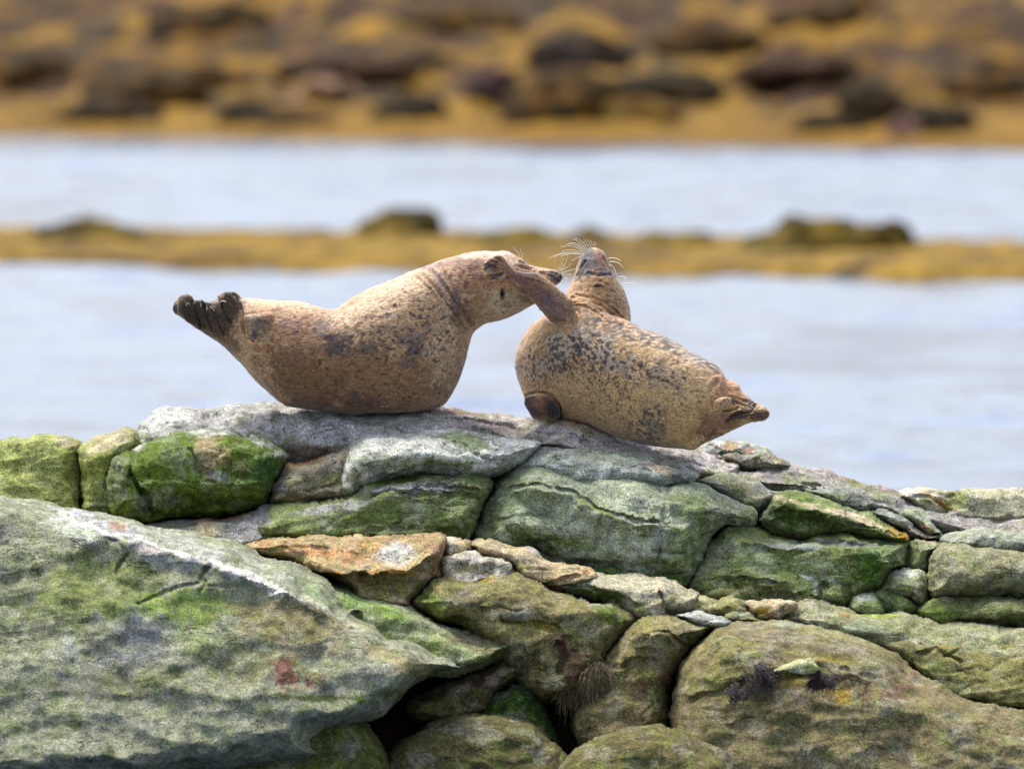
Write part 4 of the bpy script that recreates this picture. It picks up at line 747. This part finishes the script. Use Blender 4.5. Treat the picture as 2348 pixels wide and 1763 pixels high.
def surf_y(V, px, py, x, y, rad=3.0):
    m = (abs(px - x) < rad) & (abs(py - y) < rad)
    return V[m, 1].min() if m.any() else None
def whisker(root, s, ya, yb, r=.0016):
    p = pts(s); ys = np.linspace(ya, yb, len(p)); P = W(p[:, 0], p[:, 1], ys); Vs, Fs = tube(P, r, r * .45, 5, 12)
    make_mesh('whisker', Vs, Fs, M_WHISK, parent=root, loc=P[0])
def claw(root, s, Vb, px, py, r, mat, lift=.004):
    p = pts(s); yy = []
    for q in p:
        y = surf_y(Vb, px, py, q[0], q[1], 4); yy.append(y if y is not None else (yy[-1] if yy else 0))
    P = W(p[:, 0], p[:, 1], np.array(yy) - lift); Vs, Fs = tube(P, r, r * .3, 6, 8)
    make_mesh('claw', Vs, Fs, mat, parent=root, loc=P[0])

# left seal
TANS, BRNS, PKT, DKS, SLT = srgb(188, 156, 120), srgb(140, 106, 74), srgb(206, 170, 140), srgb(70, 58, 54), srgb(80, 72, 72)
Y1 = .02
body1 = 'G 515,368 600,370 700,378 880,388 1000,408 1080,432 1145,438 1200,403 1300,340 1400,290 1540,235 1700,170 1850,114 2000,68 2130,48 H 500,290 580,286 650,292 750,345 850,402 930,460 1050,486 1200,512 1280,545 1316,600 1305,655 1270,695 1150,760 1060,860 985,940 860,1000 700,1075 560,1125 400,1165 330,1212 G 2085,600 2058,680 2030,780 1990,900 1960,970 1920,1040 1862,1095 1760,1125 1640,1140 1290,1148 1160,1140 850,1106 780,1075 700,1010 620,940 540,850 490,790 400,700 340,650 380,560 440,470'
fan = 'K 300,670 240,620 205,540 195,400 230,290 310,235 400,248 455,300 475,345 540,362 600,345 690,382 760,372 830,340 880,340 866,265 910,250 1000,215 1090,230 1190,330 1255,480 1300,700 1335,950 1420,1150 1550,1350 1450,1500 1300,1450 1100,1262 900,1092 700,962 500,832 350,715'
fanb = 'K 118,470 150,375 220,340 320,380 360,560 330,690 250,640 180,600 135,550'
digr = 'K 1010,230 1060,203 1150,214 1258,310 1338,460 1368,600 1350,760 1250,760 1150,500'
digf = 'K 880,330 868,266 915,250 1000,215 1090,230 1190,330 1255,480 1300,700 1320,900 1180,900 1060,700 980,460'
dl1 = 'K 195,400 230,290 310,235 400,248 455,310 470,420 500,620 560,800 420,760 280,650 210,560'
dl2 = 'K 500,365 540,360 600,345 650,380 680,520 740,700 800,900 680,880 580,720 520,520'
dl3 = 'K 680,390 760,400 810,450 850,560 930,760 1020,960 900,960 800,820 710,620'
tail1 = 'K 1322,720 1330,620 1440,590 1560,580 1660,560 1800,570 1850,700 1800,880 1720,960 1640,1005 1500,1052 1420,1025 1352,925'
parts = [seal_layer(body1, Y1, 1.0, 0, 0), seal_layer(fan, Y1 - .02, .75), seal_layer(fanb, Y1 + .03, .9), seal_layer(digr, Y1 + .02, .9),
         seal_layer(digf, Y1 - .045, 1.0, step=2.0), seal_layer(dl1, Y1 - .045, .8, step=2.0), seal_layer(dl2, Y1 - .05, .8, step=2.0), seal_layer(dl3, Y1 - .05, .8, step=2.0), seal_layer(tail1, Y1 - .125, .7, step=2.0)]
def Bq(f, x, y, rx, ry, ang, c, al=.85, nz=.5): return B(f, x, y, rx, ry, ang, c, al, nz)
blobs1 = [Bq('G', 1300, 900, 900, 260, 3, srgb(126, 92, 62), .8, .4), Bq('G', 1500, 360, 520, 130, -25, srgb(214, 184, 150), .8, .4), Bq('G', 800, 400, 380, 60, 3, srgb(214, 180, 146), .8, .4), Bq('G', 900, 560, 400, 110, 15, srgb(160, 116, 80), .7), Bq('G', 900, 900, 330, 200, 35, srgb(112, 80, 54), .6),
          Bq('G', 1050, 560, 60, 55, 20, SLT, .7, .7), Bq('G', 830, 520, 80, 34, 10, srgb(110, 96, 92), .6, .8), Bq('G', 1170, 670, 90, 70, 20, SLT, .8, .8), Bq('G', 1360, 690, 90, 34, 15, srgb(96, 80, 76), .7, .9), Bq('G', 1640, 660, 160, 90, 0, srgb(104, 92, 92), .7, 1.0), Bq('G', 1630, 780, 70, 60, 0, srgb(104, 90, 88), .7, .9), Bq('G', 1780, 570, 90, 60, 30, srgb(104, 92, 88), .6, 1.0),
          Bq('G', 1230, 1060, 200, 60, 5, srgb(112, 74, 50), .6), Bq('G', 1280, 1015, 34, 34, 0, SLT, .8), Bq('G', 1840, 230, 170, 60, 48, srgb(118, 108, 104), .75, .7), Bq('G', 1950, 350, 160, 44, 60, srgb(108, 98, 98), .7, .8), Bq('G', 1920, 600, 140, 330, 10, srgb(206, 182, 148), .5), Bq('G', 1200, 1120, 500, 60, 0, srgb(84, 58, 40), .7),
          Bq('H', 150, 620, 320, 300, 0, srgb(146, 108, 76), .8, .6), Bq('H', 200, 430, 200, 110, 0, srgb(124, 84, 62), .7, .8), Bq('H', 400, 330, 420, 60, 0, srgb(214, 184, 164), .85, .4), Bq('H', 700, 420, 180, 70, 30, srgb(196, 168, 150), .8), Bq('H', 650, 900, 430, 190, -12, srgb(196, 176, 144), .95, .35), Bq('H', 300, 900, 160, 220, 20, srgb(150, 112, 74), .6), Bq('H', 120, 1060, 130, 240, 20, srgb(120, 88, 60), .6), Bq('H', 20, 900, 60, 160, 0, SLT, .6),
          Bq('H', 890, 500, 150, 40, 15, srgb(130, 96, 72), .8), Bq('H', 1100, 520, 180, 34, 8, srgb(190, 160, 120), .8), Bq('H', 870, 430, 50, 30, 35, srgb(96, 90, 100), .7), Bq('H', 1210, 600, 110, 60, 35, srgb(84, 82, 92), .9, .4), Bq('H', 1295, 630, 40, 70, 15, srgb(44, 40, 42), .95, .3), Bq('H', 590, 825, 40, 62, 8, srgb(30, 22, 20), 1.0, .15), Bq('H', 640, 930, 70, 50, 20, srgb(110, 92, 76), .6), Bq('H', 880, 880, 120, 50, 20, srgb(110, 92, 70), .6),
          Bq('K', 640, 620, 660, 420, 35, srgb(56, 42, 26), 1.0, .12), Bq('K', 1080, 480, 240, 330, 0, srgb(66, 48, 30), .95, .1), Bq('K', 320, 330, 110, 90, 0, srgb(76, 60, 44), .8), Bq('K', 150, 500, 50, 120, 0, srgb(40, 38, 50), .8, .2), Bq('K', 1000, 240, 110, 50, 0, srgb(40, 40, 50), .9, .3), Bq('K', 1000, 850, 200, 120, 20, srgb(96, 66, 48), .6), Bq('K', 800, 900, 180, 60, 30, srgb(84, 64, 36), .6), Bq('K', 1100, 1100, 330, 130, 40, srgb(92, 66, 48), .8, .3), Bq('K', 1300, 480, 60, 170, -18, srgb(90, 70, 44), .7, .3),
          Bq('K', 1540, 800, 220, 240, 0, srgb(112, 100, 84), .9, .3), Bq('K', 1480, 920, 90, 140, 0, srgb(66, 68, 82), .8, .5), Bq('K', 1600, 700, 120, 60, 0, srgb(70, 72, 84), .7, .8), Bq('K', 1590, 900, 60, 70, 0, srgb(170, 156, 120), .6, .8), Bq('K', 1440, 660, 120, 40, 0, srgb(150, 140, 118), .5), Bq('K', 1640, 480, 240, 90, 5, srgb(196, 152, 112), .8, .3), Bq('K', 1560, 1180, 150, 80, 0, srgb(150, 104, 66), .6)]
cr1 = [(pts('K 480,300 490,450 530,640 600,800'), 2.6, .016), (pts('K 645,390 670,560 740,740 800,860'), 2.2, .013), (pts('K 790,520 860,680 940,850 1000,940'), 2.2, .013), (pts('K 950,400 990,560 1030,660 1110,740'), 2.4, .016), (pts('K 1060,215 1170,300 1250,430 1300,620 1330,900 1400,1010 1480,1060'), 3, .02), (pts('K 560,560 600,700 680,820'), 2, .006), 
       (pts('G 1720,190 1800,270 1880,370 1950,470 2010,560'), 3.2, .010), (pts('G 1790,170 1860,250 1930,350 2000,450 2060,560'), 3.2, .009), (pts('G 1850,140 1930,280 2010,430 2070,540'), 3.5, .007), (pts('G 1680,215 1780,300 1860,400 1930,500'), 3, .005), (pts('G 1930,500 2000,600 2030,700'), 3.2, .006), (pts('G 1990,420 2050,520 2090,590'), 4, .008),
       (pts('H 760,470 860,500 940,520'), 2.5, .006), (pts('H 800,420 880,440 920,470'), 2.2, .007), (pts('H 590,780 594,865'), 4.5, .018), (pts('H 1050,560 1180,600 1260,680'), 2.6, .006), (pts('H 1100,550 1200,560 1290,600'), 1.8, .004), (pts('H 1270,560 1290,590 1285,620'), 2.2, .008)]
spots1 = [(*pts('G 1000,580')[0], 140, 45, 15, srgb(76, 62, 58), .18, 60, 1.2), (*pts('G 1650,620')[0], 150, 75, 10, srgb(66, 54, 54), .24, 60, 1.2), (*pts('G 1300,640')[0], 130, 60, 15, srgb(70, 58, 54), .18, 60, 1.4), (*pts('G 1500,900')[0], 300, 90, 0, srgb(70, 48, 36), .10, 60, 1.0), (*pts('G 1850,450')[0], 70, 160, -20, srgb(80, 62, 52), .12, 70, 1.0), (*pts('G 1200,400')[0], 300, 60, -10, srgb(150, 104, 76), .12, 60, 1.0), (*pts('H 150,600')[0], 90, 90, 0, srgb(96, 66, 48), .1, 36, 1.0)]
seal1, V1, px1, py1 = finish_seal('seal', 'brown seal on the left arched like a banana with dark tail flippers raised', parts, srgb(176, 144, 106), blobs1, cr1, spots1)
nd = pts('H 1290,625')[0]
for s in ('H 1240,530 1235,470 1230,395', 'H 1250,535 1290,470 1330,385', 'H 1270,540 1330,470 1370,400 1378,345', 'H 1280,545 1340,500 1350,475 1315,450', 'H 1290,550 1360,500 1425,445', 'H 1310,560 1400,530 1500,505', 'H 1315,575 1380,578 1430,575', 'H 1315,590 1370,640 1430,620'):
    whisker(seal1, s, Y1 - .02, Y1 - .05)
for s in ('H 805,370 770,300 718,250', 'H 830,395 830,330 800,268'): whisker(seal1, s, Y1 + .0, Y1 - .02, .0017)
for s, m in (('K 350,460 355,415 400,410 402,450', M_CLAWY), ('K 590,470 600,430 585,400', M_CLAWY), ('K 690,520 700,480 690,420', M_CLAWY), ('K 825,540 780,490 735,450', M_CLAWY), ('K 1020,385 960,370 915,397', M_WHISK)):
    claw(seal1, s, V1, px1, py1, .0022, m)

# right seal
Y2 = -.06
SH = -.62
pc = 1420
torso = 'S 600,590 520,650 460,740 420,830 409,920 424,1010 450,1090 475,1160 520,1240 690,1283 840,1305 960,1350 1100,1405 1250,1450 1400,1470 1500,1480 1610,1488 1680,1430 1760,1330 1830,1200 1850,1100 1822,1005 1770,940 1700,888 1600,838 1500,780 1400,728 1290,688 1180,640 1090,600 1000,560 930,500 850,470 790,470 700,490'
head2 = 'S 700,560 745,450 790,370 815,290 832,230 862,170 900,136 950,134 1000,160 1022,200 1040,250 1070,300 1100,350 1130,400 1155,470 1176,540 1184,640 1180,760 1050,800 850,760'
chin = 'S 760,520 800,476 880,476 960,510 1040,560 1110,620 1150,680 1080,720 950,700 820,640'
flip = 'H 352,495 380,430 430,392 480,358 545,330 600,360 640,402 690,470 752,525 830,540 960,545 1080,580 1150,640 1230,702 1300,770 1380,842 1440,905 1475,1000 1490,1120 1400,1220 1280,1220 1150,1130 1080,1052 1020,980 960,912 870,835 800,792 740,745 690,695 610,672 520,650 450,632 408,600 372,545'
fd1 = 'H 345,492 378,430 430,392 500,385 540,410 500,445 420,470'
fd2 = 'H 350,500 420,474 520,462 560,480 520,505 430,520 372,545'
fd3 = 'H 374,548 440,524 540,510 590,530 560,565 460,592 408,602'
fd4 = 'H 412,606 480,590 590,572 650,600 620,650 520,650 450,634'
paw = 'S 470,1160 500,1126 580,1113 640,1135 682,1180 702,1230 690,1275 640,1288 580,1288 530,1278 495,1235 475,1200'
hup = 'T 560,700 600,560 680,430 850,318 960,350 1060,420 1120,530 1220,608 1330,698 1460,778 1535,855 1545,920 1500,985 1400,1012 1250,1030 1100,1050 900,1000 700,900'
hlow = 'T 250,1300 380,1010 480,920 590,790 660,690 760,625 880,608 960,640 1010,700 1060,752 1180,765 1240,800 1290,860 1320,950 1310,1020 1150,1068 900,1200 700,1300 520,1375 380,1455 250,1440'
hd1 = 'T 660,800 680,690 770,622 880,608 960,638 1015,700 1040,780 1000,840 840,850 720,880'
hd2 = 'T 1000,760 1060,745 1180,765 1245,800 1240,845 1180,850 1060,800'
hd3 = 'T 1290,860 1340,780 1460,778 1535,855 1545,920 1500,985 1400,1012 1300,980'
def sy(x): return Y2 + SH * (x - pc) / 600.0
parts = [seal_layer(torso, Y2 + .02, .95, SH, 0, px0=pc),
         seal_layer(head2, Y2 + .16, 1.0, 0, .25, py0=700), seal_layer(chin, Y2 + .06, .9),
         seal_layer(fd1, -.20, .8, -.2, step=2.0), seal_layer(fd2, -.205, .8, -.2, step=2.0), seal_layer(fd3, -.205, .8, -.2, step=2.0), seal_layer(fd4, -.20, .8, -.2, step=2.0),
         seal_layer(flip, -.140, .46, .34, 0, step=2.0, px0=1200), seal_layer(paw, sy(1230) - .16, .9, 0, 0, step=2.0),
         seal_layer(hup, sy(1700) + .01, .8, SH * .9, 0, px0=1700, step=2.0), seal_layer(hlow, sy(1660) - .03, .8, SH * .9, 0, px0=1660, step=2.0),
         seal_layer(hd1, sy(1665) - .11, .8, -.2, step=2.0), seal_layer(hd2, sy(1700) - .11, .9, -.2, step=2.0), seal_layer(hd3, sy(1745) - .04, .9, -.2, step=2.0)]
blobs2 = [Bq('S', 1100, 1250, 900, 230, 12, srgb(188, 156, 106), .5, .4), Bq('S', 1250, 900, 700, 260, 25, srgb(198, 166, 118), .7, .4), Bq('S', 900, 700, 260, 60, 0, srgb(210, 170, 124), .9, .4),
          Bq('S', 850, 790, 260, 110, -8, srgb(182, 174, 162), .75, 1.1), Bq('S', 1230, 710, 260, 60, 12, srgb(176, 168, 156), .75, 1.1), Bq('S', 1600, 860, 240, 60, 27, srgb(160, 152, 142), .8, 1.0), Bq('S', 560, 930, 150, 90, -10, srgb(180, 170, 154), .7, .9), Bq('S', 1130, 960, 120, 60, 10, srgb(160, 152, 142), .7, .9), Bq('S', 1400, 980, 130, 90, 30, srgb(140, 130, 122), .8, .9), Bq('S', 1320, 1340, 110, 140, 15, srgb(112, 104, 100), .75, .8), Bq('S', 1000, 590, 200, 30, 20, srgb(196, 160, 120), .8), Bq('S', 900, 590, 130, 22, 30, srgb(150, 144, 150), .8, .7),
          Bq('S', 500, 800, 90, 170, 10, srgb(184, 152, 112), .6), Bq('S', 1600, 1050, 240, 120, 20, srgb(200, 170, 128), .6), Bq('S', 1700, 1000, 60, 60, 0, srgb(206, 170, 134), .6),
          Bq('S', 960, 560, 380, 60, 30, srgb(180, 142, 104), .7, .4),
          # head
          Bq('S', 1000, 480, 200, 190, 0, srgb(160, 124, 84), .85, .4), Bq('S', 1090, 560, 110, 130, 0, srgb(134, 98, 68), .7, .6), Bq('S', 850, 420, 90, 90, 0, srgb(190, 152, 112), .7, .5), Bq('S', 950, 250, 110, 100, 0, srgb(116, 88, 76), .95, .35), Bq('S', 890, 250, 60, 110, 12, srgb(68, 66, 72), .9, .6), Bq('S', 1020, 310, 80, 30, 5, srgb(72, 68, 82), .85, .4), Bq('S', 905, 160, 44, 36, 0, srgb(52, 50, 56), .95, .3), Bq('S', 975, 180, 50, 40, 20, srgb(130, 92, 78), .8, .5), Bq('S', 845, 300, 26, 70, 20, srgb(70, 66, 76), .8, .4), Bq('S', 1030, 240, 30, 60, 0, srgb(150, 108, 84), .7), Bq('S', 968, 396, 24, 12, 0, srgb(36, 28, 26), .95, .25),
          # flipper
          Bq('H', 900, 700, 560, 180, 38, srgb(128, 92, 72), 1.0, .15), Bq('H', 560, 480, 220, 140, 20, srgb(150, 112, 86), .95, .2), Bq('H', 1250, 1000, 230, 200, 40, srgb(126, 98, 90), .95, .2), Bq('H', 1120, 880, 130, 70, 20, srgb(104, 90, 96), .7, .7), Bq('H', 940, 560, 140, 26, 8, srgb(124, 116, 124), .8, .5), Bq('H', 1130, 600, 60, 26, 30, srgb(190, 150, 116), .7), Bq('H', 420, 500, 70, 140, 10, srgb(196, 180, 164), .7, .6), Bq('H', 490, 600, 90, 40, -20, srgb(180, 168, 150), .6), Bq('H', 1280, 1100, 120, 60, 0, srgb(112, 82, 58), .7), Bq('H', 760, 700, 120, 30, 35, srgb(176, 138, 110), .6),
          # paw
          Bq('S', 580, 1200, 125, 95, 0, srgb(90, 64, 48), 1.0, .12), Bq('S', 510, 1180, 50, 70, 0, srgb(60, 56, 62), .85, .5), Bq('S', 670, 1230, 40, 60, 0, srgb(48, 46, 52), .9, .3), Bq('S', 570, 1170, 60, 40, 0, srgb(124, 84, 58), .8, .5),
          # hind flippers
          Bq('T', 900, 480, 330, 200, 30, srgb(184, 144, 110), .9, .3), Bq('T', 850, 720, 230, 110, 0, srgb(160, 130, 92), .9, .25), Bq('T', 700, 1080, 420, 190, -25, srgb(130, 92, 70), .9, .3), Bq('T', 640, 1230, 200, 130, -25, srgb(96, 66, 54), .7, .5), Bq('T', 500, 950, 110, 110, -40, srgb(156, 118, 90), .8), Bq('T', 1120, 900, 260, 90, -20, srgb(66, 50, 44), .9, .3), Bq('T', 1250, 720, 130, 70, 35, srgb(84, 76, 88), .9, .3), Bq('T', 980, 700, 40, 60, 0, srgb(44, 40, 44), .95, .2), Bq('T', 1180, 800, 60, 36, 20, srgb(60, 52, 54), .9, .3), Bq('T', 1140, 700, 110, 50, 30, srgb(176, 140, 108), .8, .3), Bq('T', 1400, 930, 160, 90, -10, srgb(80, 62, 56), .95, .25), Bq('T', 1480, 880, 70, 80, 0, srgb(134, 96, 70), .7, .4), Bq('T', 1430, 850, 60, 30, 20, srgb(170, 150, 120), .7, .3), Bq('T', 1000, 1050, 200, 50, -28, srgb(140, 104, 72), .7)]
cr2 = [(pts('S 790,500 880,500 960,540 1030,600 1060,620'), 3, .012), (pts('S 790,480 890,485 990,530 1060,590 1110,630'), 3, .012), (pts('S 800,520 880,530 950,570 1010,615'), 2.6, .008), (pts('S 820,460 920,470 1010,510 1090,575 1150,640'), 2.6, .007),
       (pts('S 948,398 968,392 992,402'), 2.2, .010), (pts('S 825,330 850,270 880,230'), 2.5, .006), (pts('S 900,310 960,330 1060,320'), 3, .004), (pts('S 1000,210 1030,270 1070,310'), 2.4, .005),
       (pts('H 360,475 440,462 520,478'), 2.4, .010), (pts('H 380,520 450,510 520,500'), 2.4, .010), (pts('H 420,600 500,590 580,575'), 2.6, .012), (pts('H 400,420 470,420 520,440'), 2.2, .009), (pts('H 470,370 530,380 580,420'), 2.0, .006), (pts('H 370,550 460,545 540,550'), 2.0, .008), (pts('H 480,660 560,650 620,665'), 2.0, .006), (pts('H 700,690 860,800 960,900'), 2.5, .004), (pts('H 900,640 1000,660 1080,700'), 2, .003), (pts('H 980,840 1060,810 1150,830'), 2.2, .003), (pts('H 880,790 960,770 1040,760'), 2, .003), (pts('H 1080,1040 1200,1130 1340,1180 1440,1180'), 5, .006), (pts('H 1440,905 1500,1040 1480,1160'), 4, .008),
       (pts('S 640,1140 665,1200 660,1275'), 2.0, .008), (pts('S 655,1150 685,1210 680,1275'), 1.8, .008), (pts('S 620,1150 640,1210 635,1280'), 1.8, .006), (pts('S 475,1130 560,1100 650,1120 710,1200 720,1280'), 3, .012),
       (pts('T 560,1000 600,780 620,640 600,560 640,470 720,380'), 5, .007), (pts('T 840,850 1000,820 1050,795'), 2.2, .012), (pts('T 880,1015 980,915 1120,875 1280,850'), 2.6, .018), (pts('T 1250,860 1300,960 1290,1010'), 2.4, .012), (pts('T 1340,900 1420,880 1490,890'), 2.4, .012), (pts('T 1020,700 1120,760 1240,800'), 2.0, .010), (pts('T 900,610 1060,650 1200,700'), 2.2, .008), (pts('T 1250,1030 1100,1050 900,1150 720,1260'), 2.2, .004), (pts('T 1330,760 1300,850 1330,920'), 2.4, .010)]
DSP = srgb(62, 54, 50)
def SP(f, x, y, rx, ry, ang, c, dens, sc, st):
    o = FR[f]; return (o[0] + x / o[2], o[1] + y / o[2], rx / o[2], ry / o[2], ang, c, dens, sc, st)
spots2 = [SP('S', 850, 800, 330, 150, -8, DSP, 0.52, 66, 1.8), SP('S', 1250, 720, 330, 70, 15, DSP, 0.56, 66, 2.0), SP('S', 1620, 860, 260, 70, 27, DSP, 0.58, 64, 2.0), SP('S', 560, 930, 180, 160, 0, DSP, 0.40, 70, 1.4), SP('S', 1050, 920, 330, 130, 15, DSP, 0.34, 68, 1.8), SP('S', 1420, 960, 200, 110, 25, DSP, 0.31, 68, 1.8), SP('S', 900, 1080, 480, 170, 12, srgb(78, 62, 50), 0.17, 89, 1.3),
          SP('S', 1330, 1330, 120, 150, 15, DSP, 0.39, 52, 1.0), SP('S', 1100, 1180, 90, 140, 0, srgb(92, 76, 66), 0.25, 52, 1.0), SP('S', 1550, 1130, 260, 160, 20, srgb(86, 68, 54), 0.11, 83, 1.2), SP('S', 1020, 1300, 420, 110, 15, srgb(84, 66, 50), 0.11, 83, 1.0), SP('S', 960, 590, 200, 40, 25, DSP, 0.30, 71, 1.8), SP('S', 1020, 480, 170, 170, 0, srgb(96, 66, 46), 0.21, 71, 1.6), SP('S', 880, 1000, 500, 60, 12, srgb(70, 58, 52), 0.19, 93, 1.6)]
seal2, V2_, px2, py2 = finish_seal('seal', 'mottled tan seal on the right, head thrown back, flipper over the other seal', parts, srgb(186, 154, 110), blobs2, cr2, spots2)
wy = Y2 + .10
for s in ('H 1560,340 1440,330 1340,330 1260,340 1205,378', 'H 1550,330 1430,310 1320,320 1220,350 1145,383', 'H 1570,300 1480,250 1400,230 1290,245', 'H 1580,290 1500,235 1430,210 1360,212', 'H 1600,270 1540,210 1480,160 1435,155', 'H 1610,255 1560,190 1510,150 1470,138', 'H 1630,240 1600,190 1570,150', 'H 1650,240 1640,190 1610,155', 'H 1670,240 1670,190 1650,165', 'H 1690,235 1700,200 1690,175',
          'H 1560,355 1500,370 1430,415', 'H 1570,320 1480,290 1400,280 1300,300', 'H 1590,280 1520,225 1450,195 1390,200', 'H 1560,345 1460,325 1360,340 1290,360', 'H 1710,240 1720,210 1718,190',
          'H 1860,388 1930,378 1990,395 2020,415', 'H 1880,424 1950,425 2010,450 2055,500', 'H 1885,455 1930,490 1955,540 1968,600', 'H 1990,605 2050,605 2090,635', 'H 2040,690 2120,680 2200,695'):
    whisker(seal2, s, wy - .03, wy - .07)
for s in ('H 520,478 440,478 362,520', 'H 470,455 410,470 365,500', 'H 575,578 500,590 440,635', 'H 520,620 470,625 425,640', 'H 450,420 395,440 355,485'):
    claw(seal2, s, V2_, px2, py2, .0036, M_CLAWD, .002)
for s in ('S 640,1160 668,1210 672,1265', 'S 655,1160 684,1200 690,1250', 'S 618,1170 640,1220 645,1275'): claw(seal2, s, V2_, px2, py2, .003, M_CLAWD, .002)
for s, m in (('T 960,650 990,700 1020,740', M_CLAWD), ('T 1200,790 1245,810 1215,850', M_CLAWY), ('T 1380,820 1430,830 1410,860', M_CLAWY), ('T 1270,690 1310,720 1330,735', M_CLAWD)): claw(seal2, s, V2_, px2, py2, .0028, m, .002)
print('OK scene built', len(ROCKS), 'rocks', len(V1), len(V2_))
